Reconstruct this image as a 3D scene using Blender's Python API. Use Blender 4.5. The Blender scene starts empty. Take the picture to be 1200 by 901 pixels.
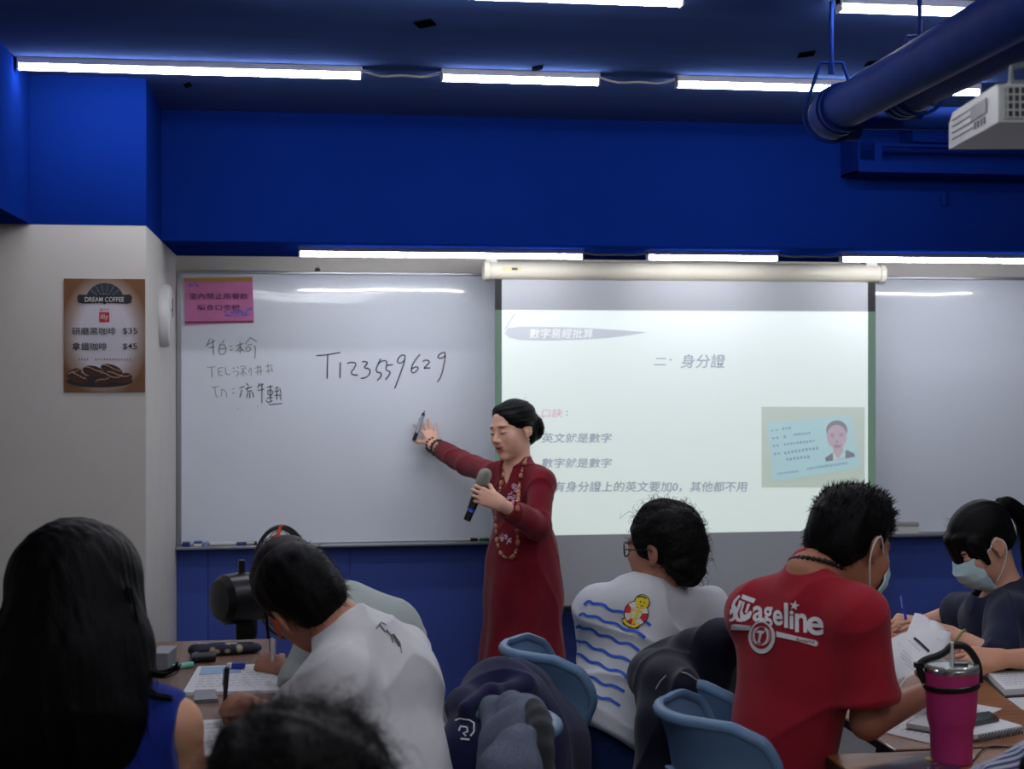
import bpy, bmesh, math, random
import numpy as np
from mathutils import Vector, Matrix
from mathutils.bvhtree import BVHTree

random.seed(7)
RNG = np.random.default_rng(11)
SC = bpy.context.scene
COL = SC.collection

# ------------------------------------------------------------------ camera
FPX = 1800.0                      # focal length in pixels of the 1200 px wide frame
YAW = math.atan(0.15)             # camera turned a little to the right of the board's normal
CAMH = 1.62
HORIZON = 420.0
cd = bpy.data.cameras.new('camera')
cd.sensor_fit = 'HORIZONTAL'; cd.sensor_width = 36.0
cd.lens = FPX / 1200.0 * 36.0
cd.shift_y = -(450.5 - HORIZON) / 1200.0
cd.clip_start = 0.05
cd.dof.use_dof = True; cd.dof.focus_distance = 4.5; cd.dof.aperture_fstop = 5.0
cam = bpy.data.objects.new('camera', cd); COL.objects.link(cam)
cam.location = (0, 0, CAMH)
cam.rotation_euler = (math.pi / 2, 0, -YAW)
SC.camera = cam

# ------------------------------------------------------------------ exposure, world
SC.view_settings.view_transform = 'Standard'
SC.view_settings.look = 'None'
SC.view_settings.exposure = 0.0
SC.view_settings.gamma = 1.0
SC.view_settings.use_curve_mapping = False
w = bpy.data.worlds.new('world'); SC.world = w; w.use_nodes = True
w.node_tree.nodes['Background'].inputs[0].default_value = (0.5, 0.6, 0.8, 1)
w.node_tree.nodes['Background'].inputs[1].default_value = 0.02
TUBE_FRONT = 42.0                 # emission of the tubes under the beam
TUBE_ROW = 46.0                   # emission of the ceiling tubes
TUBE_BACK = 44.0                  # ceiling tubes over and behind the camera
SLIDE = 1.0

# ------------------------------------------------------------------ geometry of the view
SA, CA = math.sin(YAW), math.cos(YAW)
RV = np.array([CA, -SA, 0.0]); FV = np.array([SA, CA, 0.0]); UP = np.array([0, 0, 1.0])
def W(x, y, t):
    """point seen at (x, y) of the photograph, t metres in front of the camera"""
    return RV * ((x - 600) / FPX * t) + FV * t + np.array([0, 0, CAMH + (HORIZON - y) / FPX * t])
def WY(x, y, Y):
    """the same, on the plane Y = const parallel to the board"""
    u = (x - 600) / FPX
    return W(x, y, Y / (CA - u * SA))
def WZ(x, y, z):
    """the same, on the horizontal plane at height z"""
    return W(x, y, (CAMH - z) * FPX / (y - HORIZON))
def CV(r, f, z=0.0):
    """vector given along camera right / forward / up"""
    return RV * r + FV * f + UP * z
def unit(v):
    v = np.asarray(v, float); return v / max(np.linalg.norm(v), 1e-9)
def lin(c):
    return tuple(((v / 255.0) / 12.92 if v / 255.0 <= 0.04045 else ((v / 255.0 + 0.055) / 1.055) ** 2.4) for v in c)

# ------------------------------------------------------------------ materials
MATS = {}
def mat(name, rgb, rough=0.5, metal=0.0, spec=0.5, noise=0.0, nscale=20.0, bump=0.0, bscale=200.0,
        stretch=(1, 1, 1), coat=0.0, emit=None, estr=1.0, alpha=1.0, trans=0.0, sheen=0.0, attr=None, ior=1.45, coat_rough=0.05):
    m = bpy.data.materials.new(name); m.use_nodes = True
    nt = m.node_tree; b = nt.nodes['Principled BSDF']
    c = lin(rgb) + (1,)
    b.inputs['Base Color'].default_value = c
    b.inputs['Roughness'].default_value = rough
    b.inputs['Metallic'].default_value = metal
    b.inputs['Specular IOR Level'].default_value = spec
    b.inputs['Coat Weight'].default_value = coat
    b.inputs['Coat Roughness'].default_value = coat_rough
    b.inputs['Transmission Weight'].default_value = trans
    b.inputs['IOR'].default_value = ior
    b.inputs['Alpha'].default_value = alpha
    b.inputs['Sheen Weight'].default_value = sheen
    src = None
    if attr:
        a = nt.nodes.new('ShaderNodeAttribute'); a.attribute_name = attr
        src = a.outputs['Color']; nt.links.new(src, b.inputs['Base Color'])
    if noise or bump:
        tc = nt.nodes.new('ShaderNodeTexCoord'); mp = nt.nodes.new('ShaderNodeMapping')
        mp.inputs['Scale'].default_value = stretch
        nt.links.new(tc.outputs['Object'], mp.inputs['Vector'])
    if noise:
        n = nt.nodes.new('ShaderNodeTexNoise'); n.inputs['Scale'].default_value = nscale; n.inputs['Detail'].default_value = 4
        nt.links.new(mp.outputs[0], n.inputs['Vector'])
        mr = nt.nodes.new('ShaderNodeMapRange'); mr.inputs[1].default_value = 0.3; mr.inputs[2].default_value = 0.7
        mr.inputs[3].default_value = 1 - noise; mr.inputs[4].default_value = 1 + noise
        nt.links.new(n.outputs['Fac'], mr.inputs[0])
        mx = nt.nodes.new('ShaderNodeVectorMath'); mx.operation = 'SCALE'
        if src is not None: nt.links.new(src, mx.inputs[0])
        else: mx.inputs[0].default_value = c[:3]
        nt.links.new(mr.outputs[0], mx.inputs['Scale'])
        nt.links.new(mx.outputs[0], b.inputs['Base Color'])
    if bump:
        n2 = nt.nodes.new('ShaderNodeTexNoise'); n2.inputs['Scale'].default_value = bscale; n2.inputs['Detail'].default_value = 3
        nt.links.new(mp.outputs[0], n2.inputs['Vector'])
        bp = nt.nodes.new('ShaderNodeBump'); bp.inputs['Strength'].default_value = bump; bp.inputs['Distance'].default_value = 0.01
        nt.links.new(n2.outputs['Fac'], bp.inputs['Height']); nt.links.new(bp.outputs[0], b.inputs['Normal'])
    if emit is not None:
        b.inputs['Emission Color'].default_value = lin(emit) + (1,)
        b.inputs['Emission Strength'].default_value = estr
    MATS[name] = m
    return m

# ------------------------------------------------------------------ objects, things, parts
def base_of(vs):
    v = np.asarray(vs); lo = v.min(0); hi = v.max(0)
    return Vector(((lo[0] + hi[0]) / 2, (lo[1] + hi[1]) / 2, lo[2]))
def wloc(o):
    p = Vector((0, 0, 0))
    while o is not None:
        p = p + o.location; o = o.parent
    return p
def tag(o, label=None, cat=None, group=None, kind=None):
    if label: o['label'] = label
    if cat: o['category'] = cat
    if group: o['group'] = group
    if kind: o['kind'] = kind
    return o
def thing(name, loc, label, cat, group=None):
    o = bpy.data.objects.new(name, None); COL.objects.link(o); o.location = Vector(tuple(loc)); o.empty_display_size = 0.05
    return tag(o, label, cat, group)
def link_mesh(name, me, material, parent=None, smooth=False):
    """mesh given in world coordinates -> object (its own origin at its base, or the parent's frame)"""
    o = bpy.data.objects.new(name, me); COL.objects.link(o)
    if material is not None:
        for mm in (material if isinstance(material, (list, tuple)) else [material]): me.materials.append(mm)
    n = len(me.vertices); co = np.empty(n * 3, np.float32); me.vertices.foreach_get('co', co)
    if parent is None: L = base_of(co.reshape(-1, 3))
    else: L = wloc(parent)
    me.transform(Matrix.Translation(-L))
    if parent is None: o.location = L
    else: o.parent = parent
    if smooth: me.polygons.foreach_set('use_smooth', [True] * len(me.polygons))
    return o

class MB:
    """collects simple solids, then links them as one mesh"""
    def __init__(s): s.v = []; s.f = []; s.m = []; s.cur = 0
    def add(s, v, f):
        n = len(s.v); s.v += [tuple(map(float, p)) for p in v]; s.f += [tuple(i + n for i in q) for q in f]; s.m += [s.cur] * len(f); return s
    def box(s, c, size, R=None, bev=0.0):
        c = np.asarray(c, float); h = np.asarray(size, float) / 2
        if bev <= 0:
            v = [(x, y, z) for x in (-1, 1) for y in (-1, 1) for z in (-1, 1)]
            v = np.array(v) * h
            f = [(0, 1, 3, 2), (4, 6, 7, 5), (0, 4, 5, 1), (2, 3, 7, 6), (0, 2, 6, 4), (1, 5, 7, 3)]
        else:
            bm = bmesh.new(); bmesh.ops.create_cube(bm, size=1)
            for q in bm.verts: q.co = Vector((q.co.x * 2 * h[0], q.co.y * 2 * h[1], q.co.z * 2 * h[2]))
            bmesh.ops.bevel(bm, geom=bm.edges[:], offset=min(bev, h.min() * 0.95), segments=2, affect='EDGES', profile=0.6)
            bm.verts.ensure_lookup_table(); bm.verts.index_update()
            v = np.array([tuple(q.co) for q in bm.verts]); f = [tuple(q.index for q in p.verts) for p in bm.faces]; bm.free()
        if R is not None: v = v @ np.asarray(R, float).T
        return s.add(v + c, f)
    def bb(s, a, b, bev=0.0):
        a = np.asarray(a, float); b = np.asarray(b, float); return s.box((a + b) / 2, np.abs(b - a), bev=bev)
    def tube(s, pts, r, n=10, caps=True, closed=False, sq=None):
        P = [np.asarray(p, float) for p in pts]; N = len(P)
        rr = r if isinstance(r, (list, tuple, np.ndarray)) else [r] * N
        up = None; rings = []
        for i in range(N):
            if closed: d = unit(P[(i + 1) % N] - P[i - 1])
            else: d = unit(P[min(i + 1, N - 1)] - P[max(i - 1, 0)])
            if up is None:
                up = np.array([0, 0, 1.0]) if abs(d[2]) < 0.9 else np.array([1.0, 0, 0])
            x = unit(np.cross(d, up)); up = unit(np.cross(x, d))
            k1, k2 = (1, 1) if sq is None else sq
            rings.append([P[i] + rr[i] * (k1 * math.cos(a) * x + k2 * math.sin(a) * up) for a in [2 * math.pi * j / n for j in range(n)]])
        v = [p for g in rings for p in g]; f = []
        for i in range(N if closed else N - 1):
            i2 = (i + 1) % N
            for j in range(n):
                f.append((i * n + j, i * n + (j + 1) % n, i2 * n + (j + 1) % n, i2 * n + j))
        if caps and not closed:
            f.append(tuple(range(n - 1, -1, -1))); f.append(tuple((N - 1) * n + j for j in range(n)))
        return s.add(v, f)
    def lathe(s, c, prof, n=32, axis=(0, 0, 1), closed=True):
        ax = unit(axis); t = np.array([1.0, 0, 0]) if abs(ax[0]) < 0.9 else np.array([0, 1.0, 0])
        x = unit(np.cross(ax, t)); y = np.cross(ax, x); c = np.asarray(c, float)
        v = []; f = []
        for (r, h) in prof:
            for j in range(n):
                a = 2 * math.pi * j / n; v.append(c + ax * h + r * (math.cos(a) * x + math.sin(a) * y))
        K = len(prof)
        for i in range(K - 1):
            for j in range(n): f.append((i * n + j, i * n + (j + 1) % n, (i + 1) * n + (j + 1) % n, (i + 1) * n + j))
        if closed:
            f.append(tuple(range(n - 1, -1, -1))); f.append(tuple((K - 1) * n + j for j in range(n)))
        return s.add(v, f)
    def prism(s, outline, d):
        """closed outline (3-D points, planar) swept by vector d"""
        o = [np.asarray(p, float) for p in outline]; d = np.asarray(d, float); n = len(o)
        f = [tuple(range(n - 1, -1, -1)), tuple(range(n, 2 * n))] + [(i, (i + 1) % n, n + (i + 1) % n, n + i) for i in range(n)]
        return s.add(o + [p + d for p in o], f)
    def build(s, name, material, parent=None, smooth=False, sharp=None):
        me = bpy.data.meshes.new(name); me.from_pydata(s.v, [], s.f); me.update()
        bm = bmesh.new(); bm.from_mesh(me); bmesh.ops.recalc_face_normals(bm, faces=bm.faces[:]); bm.to_mesh(me); bm.free()
        if len(set(s.m)) > 1: me.polygons.foreach_set('material_index', s.m)
        o = link_mesh(name, me, material, parent, smooth)
        if smooth:
            try: me.set_sharp_from_angle(angle=math.radians(sharp or 35))
            except Exception: pass
        return o
def struct(name, mb, m):
    o = mb.build(name, m); o['kind'] = 'structure'; return o

def text_geo(s, bold=0.0, shear=0.0, res=4):
    cu = bpy.data.curves.new('t', 'FONT'); cu.body = s; cu.resolution_u = res; cu.offset = bold; cu.shear = shear
    o = bpy.data.objects.new('t', cu); COL.objects.link(o)
    dg = bpy.context.evaluated_depsgraph_get(); dg.update()
    me = bpy.data.meshes.new_from_object(o.evaluated_get(dg))
    v = np.array([tuple(q.co) for q in me.vertices]); f = [tuple(p.vertices) for p in me.polygons]
    bpy.data.objects.remove(o); bpy.data.curves.remove(cu); bpy.data.meshes.remove(me)
    return v, f
def text_fit(mb, s, o, ex, ey, nrm=None, th=0.0, bold=0.0, shear=0.0, res=4):
    """text fitted to the parallelogram with corner o (lower left) and edges ex, ey"""
    v, f = text_geo(s, bold, shear, res)
    lo = v.min(0); hi = v.max(0)
    u = (v[:, 0] - lo[0]) / (hi[0] - lo[0]); q = (v[:, 1] - lo[1]) / max(hi[1] - lo[1], 1e-6)
    p = np.asarray(o) + u[:, None] * np.asarray(ex) + q[:, None] * np.asarray(ey)
    mb.add(p, f)
    return mb
# ================================================================== the room
YW, XL, ZC, ZS, YB = 6.88, -0.455, 2.57, 2.07, 6.0      # front wall, pillar side, ceiling, soffit, beam face
YP, XB = 5.33, -0.833                                    # pillar front, left beam face
XR, YBK, XLW = 4.6, -3.2, -2.4
M_blue = mat('blue_paint', (12, 40, 122), 0.7, spec=0.0, noise=0.06, nscale=3)
M_blueL = mat('blue_panel', (66, 84, 156), 0.6, spec=0.05, noise=0.05, nscale=6)
M_ceil = mat('blue_ceiling', (66, 88, 146), 0.8, spec=0.0, noise=0.07, nscale=2.5, stretch=(0.6, 3, 1))
M_white = mat('offwhite_paint', (198, 195, 187), 0.6, noise=0.03, nscale=4)
M_floor = mat('floor_tiles', (120, 118, 116), 0.35, noise=0.08, nscale=8)
M_wallo = mat('grey_wall', (150, 152, 160), 0.6, noise=0.04, nscale=5)

struct('floor', MB().bb((XLW - .2, YBK - .2, -0.1), (XR + .2, YW + .2, 0)), M_floor)
struct('ceiling', MB().bb((XLW - .2, YBK - .2, ZC), (XR + .2, YW + .2, ZC + 0.1)), M_ceil)
struct('wall_front', MB().bb((XLW - .2, YW, 0.80), (XR + .2, YW + 0.1, ZC)), M_white)
g = MB()
x = XL
g.bb((XLW - .2, YW + 0.004, 0), (XR + .2, YW + 0.1, 0.80))
xs = [XL, WY(244, 660, YW)[0]]
while xs[-1] < XR: xs.append(xs[-1] + 0.62)
for a, b in zip(xs[:-1], xs[1:]): g.bb((a + 0.0015, YW - 0.008, 0.08), (b - 0.0015, YW + 0.01, 0.812))
struct('trim_1', g, M_blueL)
struct('baseboard_front', MB().bb((XL, YW - 0.016, 0), (XR, YW + 0.01, 0.08), 0.003), M_wallo)
struct('wall_beam', MB().bb((XL, YB, ZS), (XR + .2, YW + .1, ZC + .02)), M_blue)
struct('wall_pillar', MB().bb((XLW - .2, YP, 0), (XL, YW + .1, ZS)), M_white)
struct('wall_pillar_top', MB().bb((XLW - .2, YP - 0.001, ZS), (XL + 0.001, YW + .1, ZC + .02)), M_blue)
struct('wall_beam_left', MB().bb((XLW - .2, YBK, ZS), (XB, YP, ZC + .02)), M_blue)
struct('wall_left', MB().bb((XLW - .2, YBK, 0), (XLW, YP, ZC)), M_white)
struct('wall_right', MB().bb((XR, YBK, 0), (XR + .2, YW, ZC)), M_wallo)
struct('wall_back', MB().bb((XLW - .2, YBK - .2, 0), (XR + .2, YBK, ZC)), M_wallo)

# ------------------------------------------------------------------ LED tubes
M_house = mat('lamp_housing', (205, 205, 210), 0.4)
M_tubeF = mat('lit_tube_beam', (255, 255, 255), emit=(250, 250, 255), estr=TUBE_FRONT)
M_tubeR = mat('lit_tube_row', (255, 255, 255), emit=(250, 250, 255), estr=TUBE_ROW)
M_tubeB = mat('lit_tube_back', (255, 255, 255), emit=(250, 250, 255), estr=TUBE_BACK)
M_dark = mat('black_plastic', (18, 18, 20), 0.35)
def tube_light(x0, x1, y, z, label, m, group):
    """batten lamp: housing on the ceiling, glowing diffuser under it, end caps"""
    t = thing('tube_light', ((x0 + x1) / 2, y, z - 0.04), label, 'ceiling light', group)
    h = MB(); h.prism([(x0, y - 0.019, z), (x0, y + 0.019, z), (x0, y + 0.019, z - 0.019), (x0, y - 0.019, z - 0.019)], (x1 - x0, 0, 0))
    h.build('housing', M_house, t)
    n = 9; out = []
    for j in range(n + 1):
        a = math.pi * j / n; out.append((x0 + 0.006, y + 0.014 * math.copysign(abs(math.cos(a)) ** .5, math.cos(a)), z - 0.019 - 0.019 * math.sin(a) ** .5 if 0 < j < n else z - 0.019))
    MB().prism(out, (x1 - x0 - 0.012, 0, 0)).build('diffuser', m, t)
    for xa in (x0, x1 - 0.006):
        MB().bb((xa, y - 0.0195, z - 0.0395), (xa + 0.006, y + 0.0195, z - 0.001), 0.002).build('end_cap', M_house, t)
    return t
GR = 'tube lights on the ceiling'; GB = 'tube lights under the beam'
Y1, Y2, Y3 = 5.03, 3.87, 6.25
tube_light(-0.825, 0.259, Y1, ZC, 'long lit tube light reaching the left blue beam, above the coffee poster', M_tubeR, GR)
tube_light(0.519, 1.049, Y1, ZC, 'short lit tube light on the ceiling in the middle of the far row', M_tubeR, GR)
tube_light(1.312, 2.393, Y1, ZC, 'long lit tube light in the far ceiling row, crossed by the big blue pipe', M_tubeR, GR)
tube_light(-0.05, 1.027, Y2, ZC, 'lit tube light at the top edge of the photo, middle', M_tubeR, GR)
tube_light(1.448, 2.53, Y2, ZC, 'lit tube light at the top right corner over the blue pipes', M_tubeR, GR)
tube_light(0.068, 1.234, Y3, ZS, 'long lit tube light under the beam over the left whiteboard', M_tubeF, GB)
tube_light(1.506, 2.071, Y3, ZS, 'short lit tube light under the beam over the projection screen', M_tubeF, GB)
tube_light(2.349, 3.515, Y3, ZS, 'long lit tube light under the beam over the right whiteboard', M_tubeF, GB)
k = 0
for y in (2.7, 1.5, 0.3, -1.2):
    for x0 in (-0.35, 1.45):
        k += 1
        tube_light(x0, x0 + 1.08, y, ZC, 'lit tube light on the ceiling outside the photo, toward the back of the room', M_tubeB, 'tube lights toward the back of the room')
# cables that join the lamps
M_cable = mat('white_cable', (190, 188, 180), 0.5)
def cable(a, b, sag, label):
    a = np.array(a); b = np.array(b); p = []
    for i in range(13):
        s = i / 12; q = a + (b - a) * s; q = q + np.array([0, 0, -sag * 4 * s * (1 - s) * (1 + 0.3 * math.sin(9 * s))]); p.append(q)
    o = MB().tube(p, 0.004, 6).build('lamp_cable', M_cable, smooth=True); tag(o, label, 'cable', 'cables between the tube lights'); return o
cable((0.259, Y1, ZC - 0.012), (0.519, Y1, ZC - 0.012), 0.016, 'white cable between the left and the middle ceiling tube lights')
cable((1.049, Y1, ZC - 0.012), (1.312, Y1, ZC - 0.012), 0.016, 'white cable right of the short middle ceiling tube light')
cable((1.234, Y3, ZS - 0.012), (1.506, Y3, ZS - 0.012), 0.008, 'white cable under the beam left of the short tube light')
cable((2.071, Y3, ZS - 0.012), (2.349, Y3, ZS - 0.012), 0.008, 'white cable under the beam right of the short tube light')

# dark openings in the ceiling
M_hole = mat('dark_opening', (10, 12, 20), 0.9, spec=0.0)
for (px, py, sx, sy, lab) in ((498, 27, 0.034, 0.06, 'dark opening plate in the blue ceiling above the left board'), (630, 79, 0.019, 0.05, 'small dark opening plate over the short middle tube light'),
                              (945, 63, 0.028, 0.055, 'dark opening plate in the ceiling left of the pipe hanger'), (1023, 73, 0.02, 0.05, 'dark opening plate in the ceiling just right of the pipe hanger'),
                              (220, 99, 0.014, 0.05, 'small dark opening plate below the leftmost tube light')):
    p = WZ(px, py, ZC); o = MB().prism([(p[0] - sx, p[1] - .01, ZC - 0.004), (p[0] + .01, p[1] - sy, ZC - 0.004), (p[0] + sx, p[1] + .01, ZC - 0.004), (p[0] - .01, p[1] + sy, ZC - 0.004)], (0, 0, 0.004)).build('ceiling_opening', M_hole)
    tag(o, lab, 'ceiling vent', 'dark openings in the ceiling')

# ------------------------------------------------------------------ blue pipes
M_pipe = mat('blue_pipe', (22, 46, 114), 0.6, spec=0.02, noise=0.12, nscale=9, bump=0.05, bscale=60)
D1 = 0.056
def pipe_line(px, py, t, label):
    """pipe coming from behind the camera side to an elbow, then to the right"""
    e = W(px, py, t); ang = math.radians(4.5)
    d = np.array([-math.sin(ang) * -1, -math.cos(ang), 0]) ; d = np.array([math.sin(-ang) * -1 * -1, -math.cos(ang), 0])
    return e, d
E1 = W(967, 138, 4.15)
dirp = -(FV * math.cos(math.radians(4.3)) - RV * math.sin(math.radians(4.3)))      # toward the camera
A1 = E1 + dirp * 2.6
t = thing('blue_pipe', E1 + np.array([0, 0, -0.08]), 'thick blue pipe with a collar and elbow, hung nearest the board centre', 'pipe', 'blue pipes under the ceiling')
MB().tube([E1 + dirp * 0.09, A1], D1, 28).build('straight_run', M_pipe, t, True)
pts = [E1 + dirp * 0.1]
for i in range(7):
    a = math.pi / 2 * i / 6; c = E1 + dirp * 0.07 + RV * 0.07
    pts.append(c - RV * 0.07 * math.cos(a) - dirp * 0.07 * math.sin(a))
pts.append(pts[-1] + RV * 0.02); pe = pts[-1]
MB().tube(pts, D1 + 0.006, 28).build('elbow', M_pipe, t, True)
MB().tube([E1 + dirp * 0.105, E1 + dirp * 0.15], D1 + 0.012, 28).build('collar', M_pipe, t, True)
MB().tube([E1 + dirp * 0.165, E1 + dirp * 0.18], D1 + 0.009, 28).build('clamp_ring', M_pipe, t, True)
MB().tube([pe, pe + RV * 1.5 - UP * 0.015], D1 * 0.55, 24).build('cross_run', M_pipe, t, True)
E2 = E1 + RV * 0.160 + dirp * 0.12 + UP * 0.032
t2 = thing('blue_pipe', E2 + np.array([0, 0, -0.08]), 'second blue pipe with ribbed collar, close to the white projector', 'pipe', 'blue pipes under the ceiling')
MB().tube([E2 + dirp * 0.1, E2 + dirp * 2.6], D1 * 0.95, 28).build('straight_run', M_pipe, t2, True)
pts = [E2 + dirp * 0.1]
for i in range(7):
    a = math.pi / 2 * i / 6; c = E2 + dirp * 0.05 + RV * 0.06 - UP * 0.0
    pts.append(c - RV * 0.06 * math.cos(a) - dirp * 0.06 * math.sin(a))
MB().tube(pts, D1 * 0.95, 24).build('elbow', M_pipe, t2, True)
for s in (0.02, 0.06, 0.10): MB().tube([E2 + dirp * s, E2 + dirp * (s + 0.022)], D1 + 0.004, 28).build('collar', M_pipe, t2, True)
M_ring = mat('pale_gasket', (150, 150, 140), 0.6)
MB().tube([E2 + dirp * 0.13, E2 + dirp * 0.138], D1 + 0.0005, 28).build('gasket', M_ring, t2, True)
def hanger(c, label, r):
    top = np.array([c[0], c[1], ZC])
    tt = thing('pipe_hanger', c + UP * r, label, 'pipe hanger', 'pipe hangers')
    MB().tube([top, c + UP * (r + 0.075)], 0.006, 10).build('rod', M_pipe, tt, True)
    y = c + UP * (r + 0.075)
    for s in (-1, 1):
        MB().tube([y, y + RV * 0.03 * s, y + RV * (0.046 * s) - UP * 0.05, c + RV * (r + 0.011) * s + UP * 0.01], 0.005, 8).build('yoke_arm', M_pipe, tt, True)
    MB().tube([y, y - UP * 0.03], 0.009, 8).build('nut', M_pipe, tt, True)
    ring = [c + (r + 0.012) * (math.cos(a) * RV + math.sin(a) * UP) for a in np.linspace(math.pi, 2 * math.pi, 17)]
    MB().tube(ring, 0.005, 8).build('strap', M_pipe, tt, True)
hanger(E1 + dirp * 0.06, 'blue yoke and rod holding the elbow of the thick blue pipe', D1 + 0.006)
hanger(E2 + dirp * 0.16, 'blue rod behind the thick pipe holding the second pipe', D1 - 0.002)

# blue tray unit on the beam at the right
t = thing('duct_tray', WY(1100, 212, YB), 'long blue metal tray unit mounted on the beam behind the projector', 'duct')
a = WY(985, 208, YB); b = WY(1005, 199, YB - .19); z0 = a[2]; x0 = a[0]; x1 = x0 + 1.9; y0 = YB - 0.2
MB().bb((x0, y0, z0), (x1, YB - .002, z0 + 0.008)).build('tray_floor', M_blue, t)
MB().bb((x0, y0 - 0.004, z0), (x1, y0 + 0.004, z0 + 0.045)).build('front_lip', M_blue, t)
MB().bb((x0, y0 + .01, z0), (x0 + 0.008, YB - .002, z0 + 0.15)).build('end_plate', M_blue, t)
MB().bb((x0 + 0.075, y0 + 0.02, z0 + 0.045), (x0 + 0.105, y0 + 0.05, z0 + 0.12)).build('post', M_blue, t)
MB().bb((x0 + 0.105, y0 + 0.02, z0 + 0.106), (x1, y0 + 0.04, z0 + 0.118)).build('top_rail', M_blue, t)
MB().bb((x0 + 0.25, y0 + 0.06, z0 + 0.13), (x0 + .78, YB - .002, z0 + 0.27), 0.01).build('coil_box', M_blue, t)
o = MB().lathe(WY(1105, 241, YB) + np.array([0, -0.012, 0]), [(0.011, 0), (0.014, 0.01), (0.014, 0.05), (0.008, 0.058)], 16).build('sensor', M_blue, smooth=True)
tag(o, 'small blue cylindrical sensor stuck on the dark beam below the tray unit', 'sensor')

# ------------------------------------------------------------------ projector
M_proj = mat('projector_shell', (190, 193, 190), 0.4)
M_projd = mat('projector_vent', (120, 122, 124), 0.5)
M_mount = mat('mount_metal', (110, 118, 120), 0.5, 0.3)
zf = 2.02
pN = W(1170, 141, 2.6); pF = W(1112, 173, 2.94)
dy = unit(np.array([pF[0] - pN[0], pF[1] - pN[1], 0])); dx = np.array([dy[1], -dy[0], 0])
LEN = float(np.linalg.norm((pF - pN)[:2])); o0 = np.array([pN[0], pN[1], zf])
def pj(a, b, c): return o0 + dx * a + dy * b + UP * c
t = thing('projector', pj(0.17, LEN / 2, 0), 'white ceiling projector with a vent grille, at the right edge', 'projector')
prof = [(0, 0), (0, 0.058), (0.01, 0.066), (0.30, 0.066), (LEN - 0.03, 0.066), (LEN, 0.048), (LEN, 0)]
MB().prism([pj(0.0, b, c) for b, c in prof], dx * 0.36).build('shell', M_proj, t)
v = MB()
for i in range(4): v.box(pj(-0.0006, LEN * 0.68, 0.015 + 0.012 * i), (0.002, LEN * 0.48, 0.002), np.column_stack([dx, dy, UP]))
v.build('side_slot', M_dark, t)
MB().box(pj(-0.0008, LEN * 0.36, 0.04), (0.003, LEN * 0.3, 0.026), np.column_stack([dx, dy, UP])).build('side_panel', M_projd, t)
v = MB()
for i in range(4): v.box(pj(-0.001, LEN * (0.25 + 0.06 * i), 0.016), (0.003, 0.006, 0.012), np.column_stack([dx, dy, UP]))
v.build('buttons', M_projd, t)
MB().box(pj(0.18, -0.001, 0.033), (0.335, 0.004, 0.05), np.column_stack([dx, dy, UP])).build('grille_back', M_dark, t)
v = MB()
for i in range(33): v.box(pj(0.014 + 0.0105 * i, -0.004, 0.033), (0.0022, 0.004, 0.052), np.column_stack([dx, dy, UP]))
for c in (0.007, 0.02, 0.033, 0.046, 0.059): v.box(pj(0.18, -0.0045, c), (0.34, 0.004, 0.0022), np.column_stack([dx, dy, UP]))
v.build('grille', M_proj, t)
MB().lathe(pj(0.1, LEN, 0.033), [(0.03, 0), (0.03, 0.02), (0.026, 0.022)], 24, dy).build('lens', M_dark, t, True)
MB().box(pj(0.17, 0.14, 0.075), (0.26, 0.14, 0.02), np.column_stack([dx, dy, UP]), 0.004).build('mount_plate', M_mount, t)
MB().tube([pj(0.205, 0.14, 0.08), np.append(pj(0.205, 0.14, 0)[:2], ZC)], 0.014, 16).build('mount_pole', M_mount, t, True)
v = MB()
for i in range(5):
    v.tube([pj(0.05 + .03 * i, 0.1, 0.085), pj(0.05 + .03 * i, 0.1, 0.11 + .01 * (i % 2)), pj(0.19, 0.13, 0.15 + .015 * i)], 0.006, 8)
v.build('mount_cables', M_mount, t, True)
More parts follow.
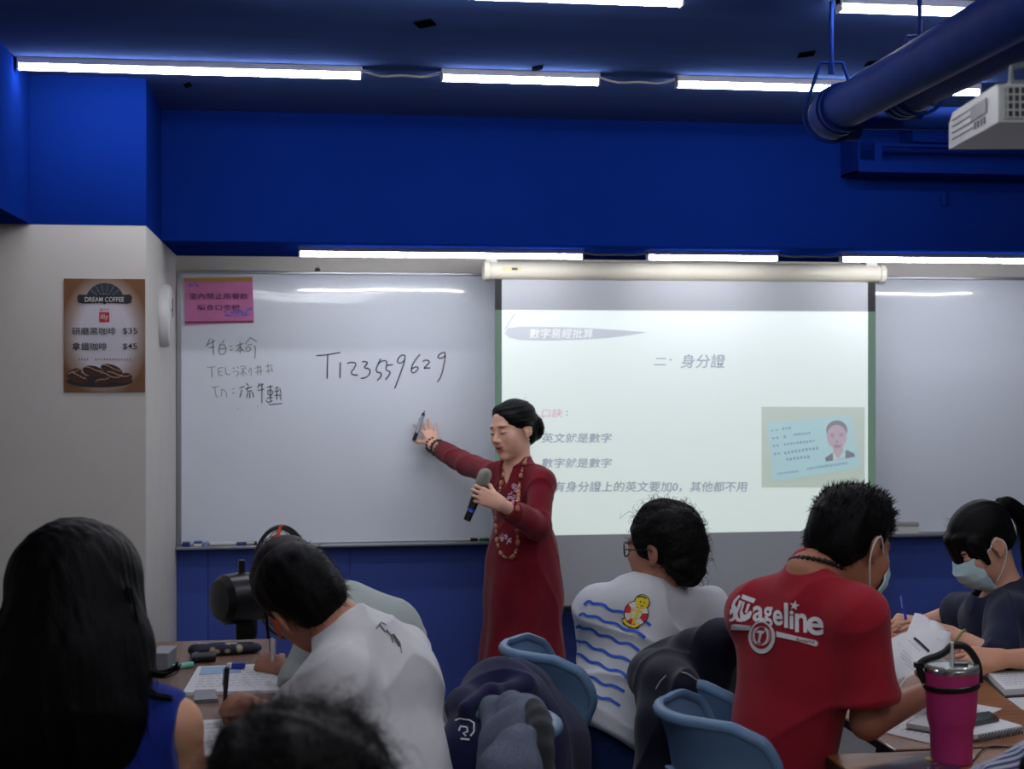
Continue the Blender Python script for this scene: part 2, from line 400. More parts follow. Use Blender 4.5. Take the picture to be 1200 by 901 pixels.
# ================================================================== boards, screen, posters
M_board = mat('whiteboard_enamel', (214, 221, 230), 0.22, coat=0.7, noise=0.015, nscale=3, coat_rough=0.04)
M_alu = mat('aluminium', (150, 152, 156), 0.35, 0.7)
M_aluw = mat('pale_trim', (190, 190, 188), 0.4)
M_ink = mat('black_ink', (30, 30, 38), 0.5)
M_inkg = mat('grey_ink', (104, 106, 108), 0.6)
M_inkp = mat('faint_ink', (128, 132, 130), 0.6)
YBD = YW - 0.022
zt = WY(400, 322, YBD)[2]; zb = WY(400, 635, YBD)[2]
def board_dy(x, z):
    """slightly bowed enamel sheet, as its wavy reflections show"""
    d = max(0.0, z - (zt - 0.14)) / 0.14
    return 0.010 * d * d + 0.0010 * d * math.sin(x * 9.0) + 0.0006 * d * math.sin(x * 23 + 1) - 0.010
def board(x0, x1, label):
    t = thing('whiteboard', ((x0 + x1) / 2, YBD, zb), label, 'whiteboard', 'whiteboards on the front wall')
    m = MB(); nx = int((x1 - x0) / 0.03); zs = list(np.linspace(zb, zt - 0.16, 6)) + list(np.linspace(zt - 0.14, zt, 10))
    v = [(x0 + (x1 - x0) * i / nx, YBD + board_dy(x0 + (x1 - x0) * i / nx, z), z) for z in zs for i in range(nx + 1)]
    f = [(j * (nx + 1) + i, j * (nx + 1) + i + 1, (j + 1) * (nx + 1) + i + 1, (j + 1) * (nx + 1) + i) for j in range(len(zs) - 1) for i in range(nx)]
    n0 = len(v); v += [(p[0], YW - 0.001, p[2]) for p in v[:]]      # back of the sheet
    f += [tuple(n0 + i for i in reversed(q)) for q in f[:]]
    m.add(v, f); s = m.build('writing_surface', M_board, t, True)
    fr = MB(); fr.bb((x0 - 0.016, YBD - 0.016, zb - 0.012), (x0 + 0.004, YW, zt + 0.012), 0.003); fr.bb((x1 - 0.004, YBD - 0.016, zb - 0.012), (x1 + 0.004, YW, zt + 0.012), 0.003)
    fr.bb((x0 - 0.016, YBD - 0.012, zt), (x1 + 0.004, YW, zt + 0.014), 0.003)
    fr.build('frame', M_alu, t)
    MB().bb((x0 - .016, YBD - 0.075, zb - 0.014), (x1 + .004, YW, zb - 0.002), 0.003).build('pen_tray', M_alu, t)
    return t
XM = WY(830, 500, YBD)[0]
BL = board(XL + 0.018, XM, 'whiteboard with handwriting behind the teacher, left of the projection screen')
BR = board(XM + 0.034, 4.55, 'blank whiteboard right of the projection screen, behind the masked woman')
struct('trim_2', MB().bb((XL, YW - 0.012, zt + 0.014), (XR, YW + .01, ZS)), M_white)

def strokes(mb, sc, ox, oy, lst, r=0.0028):
    for s in lst:
        P = [WY(ox + x / sc, oy + y / sc, YBD) for x, y in s]
        if len(P) > 2:                                     # soften corners
            Q = [P[0]]
            for i in range(len(P) - 1):
                Q += [P[i] * 0.7 + P[i + 1] * 0.3, P[i] * 0.3 + P[i + 1] * 0.7]
            P = Q + [P[-1]]
        P = [np.array([p[0], YBD + board_dy(p[0], p[2]) - 0.0005, p[2]]) for p in P]
        mb.tube(P, r, 6)
    return mb
big = [[(70,145),(160,138),(258,120)],[(160,138),(155,325)],[(258,195),(255,320)],[(312,205),(345,195),(378,200),(380,225),(330,290),(395,297)],
 [(428,192),(465,190),(470,210),(435,240),(485,245),(495,275),(465,315),(420,322)],[(575,168),(548,215),(532,275),(580,275),(575,310),(545,338)],
 [(548,222),(570,190),(610,180),(625,200),(608,262),(645,262),(645,290),(610,332)],[(618,221),(668,215)],
 [(762,175),(740,200),(710,205),(700,180),(730,140),(760,138),(765,165),(740,250),(682,402)],[(880,135),(835,185),(808,250),(820,283),(850,270),(870,240),(850,228),(810,250)],
 [(900,190),(930,175),(957,190),(945,210),(900,248),(930,240),(960,242)],[(1080,140),(1055,165),(1020,165),(1020,145),(1055,118),(1080,120),(1070,200),(1045,310),(1015,350)]]
o = strokes(MB(), 6.667, 360, 395, big, 0.0030).build('marker_number', M_ink, BL); o['label'] = 'large handwritten black number'
n1 = [[(213,420),(190,470)],[(190,462),(245,432)],[(205,478),(240,470)],[(228,425),(235,520)],[(275,450),(262,510),(285,520),(310,505),(305,455),(278,460)],[(265,485),(305,480)],[(298,430),(285,450)],
 [(328,468),(345,468)],[(330,490),(350,490)],[(370,465),(415,450)],[(393,440),(395,510)],[(393,470),(368,500)],[(395,470),(420,500)],[(380,495),(410,490)],[(455,415),(425,455)],[(455,415),(495,440)],[(435,462),(465,455)],
 [(430,475),(430,500),(455,495),(455,470),(430,475)],[(475,465),(488,468),(482,540)]]
n2 = [[(195,595),(245,590)],[(222,592),(225,655)],[(262,600),(262,645),(290,640)],[(262,600),(290,595)],[(262,622),(285,618)],[(305,595),(308,640),(335,635)],[(348,600),(362,598)],[(350,622),(362,620)],
 [(375,590),(385,600)],[(370,615),(382,622)],[(372,650),(388,625)],[(395,590),(425,585),(425,600)],[(400,605),(430,600)],[(412,600),(412,650)],[(412,615),(395,640)],[(412,615),(432,640)],[(455,595),(445,625)],[(462,600),(460,645)],
 [(480,600),(520,590)],[(485,625),(530,615)],[(500,580),(500,640)],[(515,585),(520,640)],[(545,590),(590,580)],[(560,570),(565,630)],[(545,620),(590,610)],[(580,590),(590,620)],[(220,715),(265,710)],[(242,712),(248,775),(262,770)],[(282,725),(280,770)],
 [(282,728),(310,735),(312,775)],[(345,725),(358,723)],[(347,750),(362,748)]]
n3 = [[(390,720),(420,708)],[(405,730),(392,775)],[(430,690),(445,705)],[(425,725),(465,712)],[(445,712),(430,740),(465,735)],[(440,745),(432,780)],[(452,745),(452,780)],[(468,742),(475,775)],[(510,690),(500,720)],[(505,705),(535,695)],
 [(498,735),(540,725)],[(525,690),(525,810)],[(555,715),(590,708)],[(560,735),(590,730),(590,760),(562,765),(560,735)],[(575,700),(578,800)],[(555,780),(590,775)],[(550,790),(560,810),(590,795)],[(605,720),(625,712)],[(600,740),(628,735)],
 [(615,715),(615,790)],[(632,720),(640,750)],[(600,765),(645,760)],[(635,765),(640,790)],[(568,820),(648,812)]]
o = strokes(MB(), 5.15, 205, 315, n1, 0.0020).build('marker_notes', M_inkg, BL); o['label'] = 'grey handwritten top line of notes'
o = strokes(MB(), 5.15, 205, 315, n2, 0.0017).build('marker_notes', M_inkp, BL); o['label'] = 'faint grey handwritten lines of notes'
o = strokes(MB(), 5.15, 205, 315, n3, 0.0022).build('marker_notes', M_ink, BL); o['label'] = 'black handwritten characters with an underline'
for q_ in ([(378,842),(382,842)],[(497,828),(500,828)]): strokes(MB(), 5.15, 205, 315, [q_], 0.0022).build('ink_dot', M_ink, BL)

# things on the pen trays
ytr = YBD - 0.04
def tray_item(px0, px1, h, m, name, label, cat, r=None, m2=None):
    a = WY(px0, 630, ytr); b = WY(px1, 630, ytr); z = zb - 0.002
    if r:
        t = thing(name, ((a[0] + b[0]) / 2, ytr, z), label, cat, 'markers on the pen tray')
        A = np.array([a[0], ytr, z + r]); B = np.array([b[0], ytr + 0.006, z + r]); C = A + (B - A) * 0.68
        MB().tube([A, C], r, 12).build('barrel', m, t, True); MB().tube([C, B], [r * 1.08, r * 0.95], 12).build('cap', m2 or m, t, True)
    else:
        t = thing(name, ((a[0] + b[0]) / 2, ytr, z), label, cat)
        MB().bb((a[0], ytr - 0.02, z), (b[0], ytr + 0.025, z + h * 0.65), 0.003).build('body', m, t)
        MB().bb((a[0], ytr - 0.021, z + h * 0.65), (b[0], ytr + 0.026, z + h), 0.003).build('felt_pad', m2 or M_dark, t)
M_bluep = mat('blue_plastic', (28, 42, 130), 0.4); M_whitep = mat('white_plastic', (205, 205, 205), 0.4); M_lblue = mat('pale_blue_plastic', (120, 140, 185), 0.4)
M_felt = mat('grey_felt', (150, 150, 144), 0.9); M_greenp = mat('green_plastic', (40, 110, 90), 0.4)
tray_item(213.5, 222.5, 0.018, M_bluep, 'board_eraser', 'small dark blue eraser at the left end of the pen tray', 'eraser', m2=M_bluep)
tray_item(227, 237, 0.02, M_whitep, 'board_eraser', 'blue topped white eraser, second item from the left on the pen tray', 'eraser', m2=M_bluep)
tray_item(238, 245, 0.016, M_lblue, 'board_eraser', 'pale blue eraser, third item from the left on the pen tray', 'eraser', m2=M_lblue)
tray_item(246, 278, 0, M_whitep, 'marker', 'white barrelled marker on the pen tray left of the blue capped one', 'marker', 0.0085, M_whitep)
tray_item(277, 289, 0, M_bluep, 'marker', 'dark blue marker on the pen tray left of the fan', 'marker', 0.007, M_dark)
tray_item(291, 301, 0, M_alu, 'marker', 'grey marker on the pen tray touching the fan outline', 'marker', 0.008, M_dark)
tray_item(532, 560, 0, M_whitep, 'marker', 'white marker with black cap on the tray just left of the teacher', 'marker', 0.007, M_dark)
tray_item(562, 573, 0, M_greenp, 'marker', 'green marker on the tray touching the red dress outline', 'marker', 0.007, M_greenp)
tray_item(1047, 1075, 0.052, M_whitep, 'board_eraser', 'large pale felt eraser on the right tray beside the red shirted man', 'eraser', m2=M_felt)
o = MB().lathe((WY(372, 318, YW)[0], YW - 0.012, zt + 0.02), [(0.012, 0), (0.012, 0.006), (0.006, 0.012)], 16, (0, -1, 0)).build('wall_hook', M_dark, smooth=True)
tag(o, 'small dark hook above the top edge of the left whiteboard', 'hook')

# ------------------------------------------------------------------ projection screen
YS = 6.52
M_case = mat('screen_case', (196, 192, 176), 0.45, noise=0.02, nscale=5)
M_scr = mat('screen_fabric', (164, 168, 172), 0.8)
M_scrb = mat('screen_black_border', (16, 18, 22), 0.7)
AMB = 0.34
def slide_mat(name, rgb, base=(176, 178, 184), amb=AMB):  # emission stands in for the projector's light on the screen
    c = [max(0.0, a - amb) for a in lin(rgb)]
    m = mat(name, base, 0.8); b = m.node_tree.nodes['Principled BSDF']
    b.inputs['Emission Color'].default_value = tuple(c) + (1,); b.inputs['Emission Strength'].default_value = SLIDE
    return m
SCR = thing('projection_screen', WY(803, 714, YS), 'pull-down projection screen showing a slide, in front of the boards', 'projection screen')
a = WY(566, 316, YS); b = WY(1037, 321, YS); zc = (a[2] + b[2]) / 2
MB().tube([(a[0] + .02, YS + 0.012, zc), (b[0] - .02, YS + 0.012, zc)], 0.041, 24).build('roller_case', M_case, SCR, True)
for xx in (a[0], b[0] - 0.03): MB().lathe((xx, YS + 0.012, zc), [(0.036, 0), (0.046, 0.004), (0.046, 0.026), (0.04, 0.03)], 24, (1, 0, 0)).build('end_cap', M_case, SCR, True)
for xx in (a[0] + .03, b[0] - 0.07):
    q = MB(); q.bb((xx - 0.02, YS - 0.01, zc + 0.03), (xx + 0.03, YS + 0.05, ZS + .0)); q.bb((xx - 0.02, YS + 0.04, zc - 0.02), (xx + .03, YS + 0.052, ZS)); q.build('bracket', M_aluw, SCR)
    MB().lathe((xx + 0.005, YS - 0.01, zc + 0.062), [(0.006, 0), (0.006, 0.004)], 12, (0, -1, 0)).build('screw', M_dark, SCR)
MB().bb((a[0] + 0.08, YS - 0.031, zc - 0.004), (a[0] + 0.16, YS - 0.0285, zc + 0.014)).build('sticker', mat('pale_sticker', (188, 182, 140), 0.6), SCR)
tq = MB(); 
for i, c in enumerate('MQ'): pass
tq.bb((a[0] + 0.12, YS - 0.033, zc), (a[0] + 0.145, YS - 0.0305, zc + 0.009)); tq.build('sticker_mark', M_ink, SCR)
xs0, xs1 = WY(580, 400, YS)[0], WY(1026, 400, YS)[0]; xi0, xi1 = WY(588, 400, YS)[0], WY(1017, 400, YS)[0]
zlow = WY(803, 706, YS)[2]; zp0 = WY(803, 624.5, YS)[2]; zp1 = WY(803, 364, YS)[2]; ztop = zc
MB().bb((xi0, YS, zlow), (xi1, YS + 0.004, ztop)).build('screen_fabric', M_scr, SCR)
for (xa, za, xb, zb_) in ((xs0, zp1, xi0, ztop), (xi1, zp1, xs1, ztop), (xs0, zlow, xi0, zp0), (xi1, zlow, xs1, zp0)): MB().bb((xa, YS, za), (xb, YS + .004, zb_)).build('black_border', M_scrb, SCR)
MB().bb((xs0 - .01, YS - 0.012, zlow - 0.026), (xs1 + .01, YS + 0.014, zlow), 0.006).build('bottom_bar', M_dark, SCR)
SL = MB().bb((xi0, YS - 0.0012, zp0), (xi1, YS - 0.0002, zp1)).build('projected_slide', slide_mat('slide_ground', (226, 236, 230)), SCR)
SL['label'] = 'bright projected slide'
M_lb = slide_mat('border_glow', (92, 116, 102), (16, 18, 22), 0.01)  # projector spill put into the black border as a greenish glow
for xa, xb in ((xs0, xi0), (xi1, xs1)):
    o = MB().bb((xa, YS - 0.001, zp0), (xb, YS + 0.003, zp1)).build('glow_border', M_lb, SCR); o['label'] = 'greenish border strip glowing in place of beam spill'
yt = YS - 0.0024
def sl(x, y, yy=yt): return WY(x, y, yy)
def stext(mb, s, x0, y0, x1, y1, bold=0.006, shear=0.12, yy=yt):
    a = sl(x0, y1, yy); b = sl(x1, y1, yy); c = sl(x0, y0, yy)
    return text_fit(mb, s, a, b - a, c - a, bold=bold, shear=shear)
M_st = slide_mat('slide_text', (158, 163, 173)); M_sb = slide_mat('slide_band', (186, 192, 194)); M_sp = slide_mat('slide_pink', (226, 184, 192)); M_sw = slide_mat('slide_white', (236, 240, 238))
z7 = lambda x, y: (580 + x / 4, 355 + y / 4)
z8 = lambda x, y: (600 + x / 4, 470 + y / 4)
band = [(45,140),(60,118),(120,110),(300,113),(450,118),(600,128),(712,138),(640,150),(520,165),(400,172),(250,176),(120,174),(65,162)]
m = MB(); m.prism([sl(*z7(x, y)) for x, y in band], (0, 0.0008, 0)); m.prism([sl(*z7(*q)) for q in ((88,52),(96,50),(50,126),(42,126))], (0, 0.0008, 0))
m.build('brush_band', M_sb, SL)
stext(MB(), '數字易經批算', *z7(160, 120), *z7(462, 166), yy=yt - 0.001).build('band_text', M_sw, SL)
for tx_, q0, q1 in (('二', (745, 258), (803, 292)), ('.', (818, 262), (828, 270)), ('身分證', (870, 240), (1080, 305))): stext(MB(), tx_, *z7(*q0), *z7(*q1)).build('slide_title', M_st, SL)
stext(MB(), '口訣', *z8(138, 36), *z8(236, 76)).build('pink_heading', M_sp, SL)
stext(MB(), ':', *z8(254, 46), *z8(262, 68), shear=0).build('colon', M_st, SL)
for tx_, q0, q1 in (('英文就是數字', (138, 150), (468, 195)), ('數字就是數字', (138, 267), (468, 312)), ('有身分證上的英文要加0，其他都不用', (196, 376), (1103, 426))): stext(MB(), tx_, *z8(*q0), *z8(*q1)).build('slide_line', M_st, SL)
z5 = lambda x, y: (880 + x / 7.833, 465 + y / 7.833)
P5 = lambda lst, yy=yt: [sl(*z5(x, y), yy) for x, y in lst]
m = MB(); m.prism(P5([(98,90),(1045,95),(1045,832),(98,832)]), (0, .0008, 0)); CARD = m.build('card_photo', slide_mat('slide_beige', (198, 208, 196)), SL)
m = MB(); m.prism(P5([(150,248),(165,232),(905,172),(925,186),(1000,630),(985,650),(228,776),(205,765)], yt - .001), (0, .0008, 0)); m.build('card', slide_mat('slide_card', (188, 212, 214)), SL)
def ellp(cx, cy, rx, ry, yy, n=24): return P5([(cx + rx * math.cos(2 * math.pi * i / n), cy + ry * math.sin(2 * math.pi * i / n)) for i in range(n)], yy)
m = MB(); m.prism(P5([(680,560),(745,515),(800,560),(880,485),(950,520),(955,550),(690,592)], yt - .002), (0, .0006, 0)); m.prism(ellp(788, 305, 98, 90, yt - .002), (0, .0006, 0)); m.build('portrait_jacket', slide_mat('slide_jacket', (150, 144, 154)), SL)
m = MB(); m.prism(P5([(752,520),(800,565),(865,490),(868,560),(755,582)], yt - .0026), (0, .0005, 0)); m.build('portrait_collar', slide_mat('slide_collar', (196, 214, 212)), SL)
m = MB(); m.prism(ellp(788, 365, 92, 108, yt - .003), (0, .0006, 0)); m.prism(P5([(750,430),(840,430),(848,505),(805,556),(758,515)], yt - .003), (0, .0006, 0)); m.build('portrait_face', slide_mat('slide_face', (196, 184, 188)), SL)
m = MB()
for (cx, cy, rx, ry) in ((748, 362, 20, 6), (828, 356, 20, 6), (792, 455, 30, 6), (748, 342, 24, 5), (828, 336, 24, 5), (790, 410, 12, 7)): m.prism(ellp(cx, cy, rx, ry, yt - .0038, 10), (0, .0005, 0))
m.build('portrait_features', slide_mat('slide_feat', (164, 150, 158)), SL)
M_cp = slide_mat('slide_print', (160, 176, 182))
def dashes(x0, y0, x1, y1, n, h):
    m = MB()
    for i in range(n):
        u = i / n; cx = x0 + (x1 - x0) * (u + 0.4 / n); cy = y0 + (y1 - y0) * u; wv = (x1 - x0) / n * 0.34
        m.prism(P5([(cx - wv, cy - h), (cx + wv, cy - h * RNG.uniform(.4, 1.2)), (cx + wv, cy + h), (cx - wv * .5, cy + h * RNG.uniform(.4, 1))], yt - .002), (0, .0005, 0))
    m.build('card_print', M_cp, SL)
for q_ in ((180, 310, 255, 300, 2, 8), (285, 292, 372, 284, 3, 14), (190, 380, 262, 372, 2, 10), (295, 365, 330, 362, 1, 14), (390, 350, 550, 330, 7, 12), (195, 450, 265, 440, 2, 10), (300, 437, 590, 402, 10, 11), (205, 525, 275, 515, 2, 10),
           (300, 515, 625, 466, 10, 14), (320, 575, 545, 545, 7, 14), (240, 705, 440, 682, 14, 9), (510, 660, 890, 606, 16, 12)): dashes(*q_)

# ------------------------------------------------------------------ coffee poster
YPO = YP - 0.004
def print_mat(name, centre, edge, c0=0.25, c1=0.75, offs=(0, 0, 0)):
    m = mat(name, centre, 0.45, coat=0.2); nt = m.node_tree; b = nt.nodes['Principled BSDF']
    tc = nt.nodes.new('ShaderNodeTexCoord'); mp = nt.nodes.new('ShaderNodeMapping'); mp.vector_type = 'POINT'
    mp.inputs['Location'].default_value = (-1 + offs[0], 0, -1 + offs[2]); mp.inputs['Scale'].default_value = (2, 0, 2)
    ln = nt.nodes.new('ShaderNodeVectorMath'); ln.operation = 'LENGTH'; rp = nt.nodes.new('ShaderNodeValToRGB')
    rp.color_ramp.elements[0].position = c0; rp.color_ramp.elements[0].color = lin(centre) + (1,)
    rp.color_ramp.elements[1].position = c1; rp.color_ramp.elements[1].color = lin(edge) + (1,)
    e = rp.color_ramp.elements.new((c0 + c1) / 2); e.color = lin(tuple((a * .55 + b2 * .45) for a, b2 in zip(centre, edge))) + (1,)
    sc = nt.nodes.new('ShaderNodeMath'); sc.operation = 'MULTIPLY'; sc.inputs[1].default_value = 0.72
    nt.links.new(tc.outputs['Generated'], mp.inputs[0]); nt.links.new(mp.outputs[0], ln.inputs[0]); nt.links.new(ln.outputs['Value'], sc.inputs[0]); nt.links.new(sc.outputs[0], rp.inputs[0])
    nt.links.new(rp.outputs[0], b.inputs['Base Color']); return m
p0 = WY(75, 459.5, YPO); p1 = WY(170, 327, YPO)
PO = thing('coffee_poster', ((p0[0] + p1[0]) / 2, YPO, p0[2]), 'brown bordered coffee price poster on the white pillar', 'poster')
MB().bb((p0[0], YPO, p0[2]), (p1[0], YP, p1[2])).build('sheet', print_mat('poster_print', (196, 192, 200), (112, 74, 44), 0.45, 0.8), PO)
pp = lambda x, y, yy=0.001: WY(65 + x / 6.008, 320 + y / 6.008, YPO - yy)
M_slate = mat('print_slate', (42, 52, 64), 0.5); M_navyp = mat('print_dark', (34, 36, 42), 0.5); M_pwhite = mat('print_white', (205, 205, 205), 0.5); M_pred = mat('print_red', (176, 40, 42), 0.5); M_pbrown = mat('print_brown', (70, 40, 30), 0.5); M_tan = mat('print_tan', (140, 110, 90), .5)
m = MB()
for i in range(7):
    a0 = math.pi * (0.5 + 0.19 * (3.5 - i) / 1.75 * 1.0); a1 = math.pi * (0.5 + 0.19 * (3.5 - i - 0.92) / 1.75)
    m.prism([pp(348 + r * math.cos(a) * 1.05, 200 - r * math.sin(a)) for r, a in ((55, a0), (132, a0), (132, a1), (55, a1))], (0, .0006, 0))
m.build('fan_emblem', M_slate, PO)
m = MB(); m.prism([pp(x, y, .0016) for x, y in ((165,150),(300,156),(348,148),(395,156),(525,150),(540,168),(532,208),(500,214),(360,210),(345,222),(330,210),(195,214),(160,206),(152,170))], (0, .0006, 0)); m.build('banner', M_navyp, PO)
def ptext(s, x0, y0, x1, y1, m, name, yy=.0024, bold=0.005):
    a = pp(x0, y1, yy); b = pp(x1, y1, yy); c = pp(x0, y0, yy); text_fit(MB(), s, a, b - a, c - a, bold=bold).build(name, m, PO)
ptext('DREAM COFFEE', 208, 168, 482, 202, M_pwhite, 'banner_text')
ptext('義大利', 312, 248, 376, 266, M_pred, 'red_text', bold=0)
m = MB(); m.prism([pp(x, y) for x, y in ((308,275),(380,275),(380,345),(308,345))], (0, .0006, 0)); m.build('red_square', M_pred, PO)
ptext('illy', 318, 288, 372, 334, M_pwhite, 'square_text')
ptext('研磨黑咖啡', 116, 382, 424, 436, M_navyp, 'price_line'); ptext('$35', 474, 386, 576, 434, M_navyp, 'price')
ptext('拿鐵咖啡', 118, 488, 362, 544, M_navyp, 'price_line'); ptext('$45', 474, 494, 574, 542, M_navyp, 'price')
for r0_, r1_ in ((0, 4), (6, 19)):
    m = MB()
    for i in range(r0_, r1_):
        x = 160 + i * 20; m.prism([pp(x + dx_, y) for dx_, y in ((0, 602), (9, 600 + (i % 3) * 2), (10, 616), (2, 614 - (i % 2) * 4))], (0, .0005, 0))
    m.build('small_print', M_tan, PO)
m = MB(); m2 = MB()
m.prism([pp(312 + 235 * math.cos(a), 762 + 42 * math.sin(a), .0008) for a in np.linspace(0, 2 * math.pi, 25)[:-1]], (0, .0004, 0)); m.build('bean_shade', M_navyp, PO)
m = MB()
for i, (cx, cy, rx, ry, an) in enumerate(((265,690,75,38,12),(395,680,80,36,18),(130,705,55,30,-25),(160,735,70,40,20),(330,760,62,30,-18),(370,730,70,34,15),(420,720,64,34,10),(480,740,62,36,-15))):
    A = math.radians(an); e = [(cx + rx * math.cos(t_) * math.cos(A) - ry * math.sin(t_) * math.sin(A), cy + rx * math.cos(t_) * math.sin(A) + ry * math.sin(t_) * math.cos(A)) for t_ in np.linspace(0, 2 * math.pi, 21)[:-1]]
    m.prism([pp(x, y, .0012 + .0003 * i) for x, y in e], (0, .0003, 0))
    cr = [(cx + rx * .85 * s * math.cos(A) + 8 * math.sin(3 * s) * math.sin(A), cy - ry * .35 + rx * .85 * s * math.sin(A) + 7 * math.sin(3 * s)) for s in np.linspace(-1, 1, 7)]
    m2.tube([pp(x, y, .0014 + .0003 * i) for x, y in cr], .0022, 5)
m.build('coffee_beans', M_pbrown, PO); m2.build('bean_creases', M_tan, PO)

# ------------------------------------------------------------------ pink sign on the board
YSG = YBD - 0.017
zs = lambda x, y, yy=0.0: WY(205 + x / 5.15, 315 + y / 5.15, YSG - yy)
SG = thing('pink_notice', zs(265, 340), 'pink laminated notice taped on the top left of the whiteboard', 'notice')
q = [(55,55),(468,48),(478,322),(60,340)]
m = MB(); m.prism([zs(*p) for p in q], (0, 0.005, 0)); m.build('sheet', mat('pink_paper', (196, 108, 160), 0.45, coat=0.6, noise=0.1, nscale=14), SG)
m = MB(); m.prism([zs(x, y, .0008) for x, y in ((57,57),(466,50),(467,74),(58,78))], (0, .0006, 0)); m.build('yellow_stripe', mat('print_ochre', (170, 130, 50), .5), SG)
m = MB(); m.prism([zs(x, y, .0008) for x, y in ((60,318),(474,312),(474,324),(60,328))], (0, .0006, 0)); m.build('red_stripe', mat('print_maroon', (120, 30, 60), .5), SG)
m = MB()
for i in range(26):
    x = 300 + 160 * RNG.random(); y = 255 + 45 * RNG.random() - (x - 300) * .1
    r = 5 + 9 * RNG.random(); m.prism([zs(x + r * math.cos(a), y + r * .7 * math.sin(a), .0007 + i * 2e-5) for a in np.linspace(0, 6.28, 8)[:-1]], (0, .0005, 0))
M_vio = mat('print_violet', (120, 96, 190), .5); m.build('flower_print', M_vio, SG); m = MB()
for i in range(12):
    x = 85 + 60 * RNG.random(); y = 84 + 20 * RNG.random(); r = 4 + 7 * RNG.random(); m.prism([zs(x + r * math.cos(a), y + r * .7 * math.sin(a), .0007 + i * 2e-5) for a in np.linspace(0, 6.28, 8)[:-1]], (0, .0005, 0))
m.build('flower_print', M_vio, SG)
def gtext(s, x0, y0, x1, y1, nm):
    a = zs(x0, y1, .0026); b = zs(x1, y1, .0026); c = zs(x0, y0, .0026); text_fit(MB(), s, a, b - a, c - a, bold=.004).build(nm, mat('print_plum', (52, 24, 58), .5), SG)
gtext('室內禁止用餐飲', 88, 146, 442, 184, 'notice_text'); gtext('嚼食口香糖', 138, 216, 392, 250, 'notice_text')

# round wall unit on the pillar's side
c = np.array([XL, 5.98, WY(195, 370, 5.98)[2]])
CK = thing('wall_clock', c - UP * .12, 'round white wall clock seen edge-on on the pillar beside the whiteboard', 'clock')
MB().lathe(c, [(0.118, 0), (0.122, 0.012), (0.116, 0.034), (0.10, 0.042)], 40, (1, 0, 0)).build('case', M_whitep, CK, True)
MB().lathe(c + np.array([.0421, 0, 0]), [(0.098, 0), (0.098, 0.0015)], 40, (1, 0, 0)).build('dial', M_aluw, CK, True)
m = MB(); m.box(c + np.array([.0445, -.02, .02]), (.002, .07, .006), None); m.box(c + np.array([.0445, .0, .03]), (.002, .006, .07), None); m.build('hands', M_dark, CK)
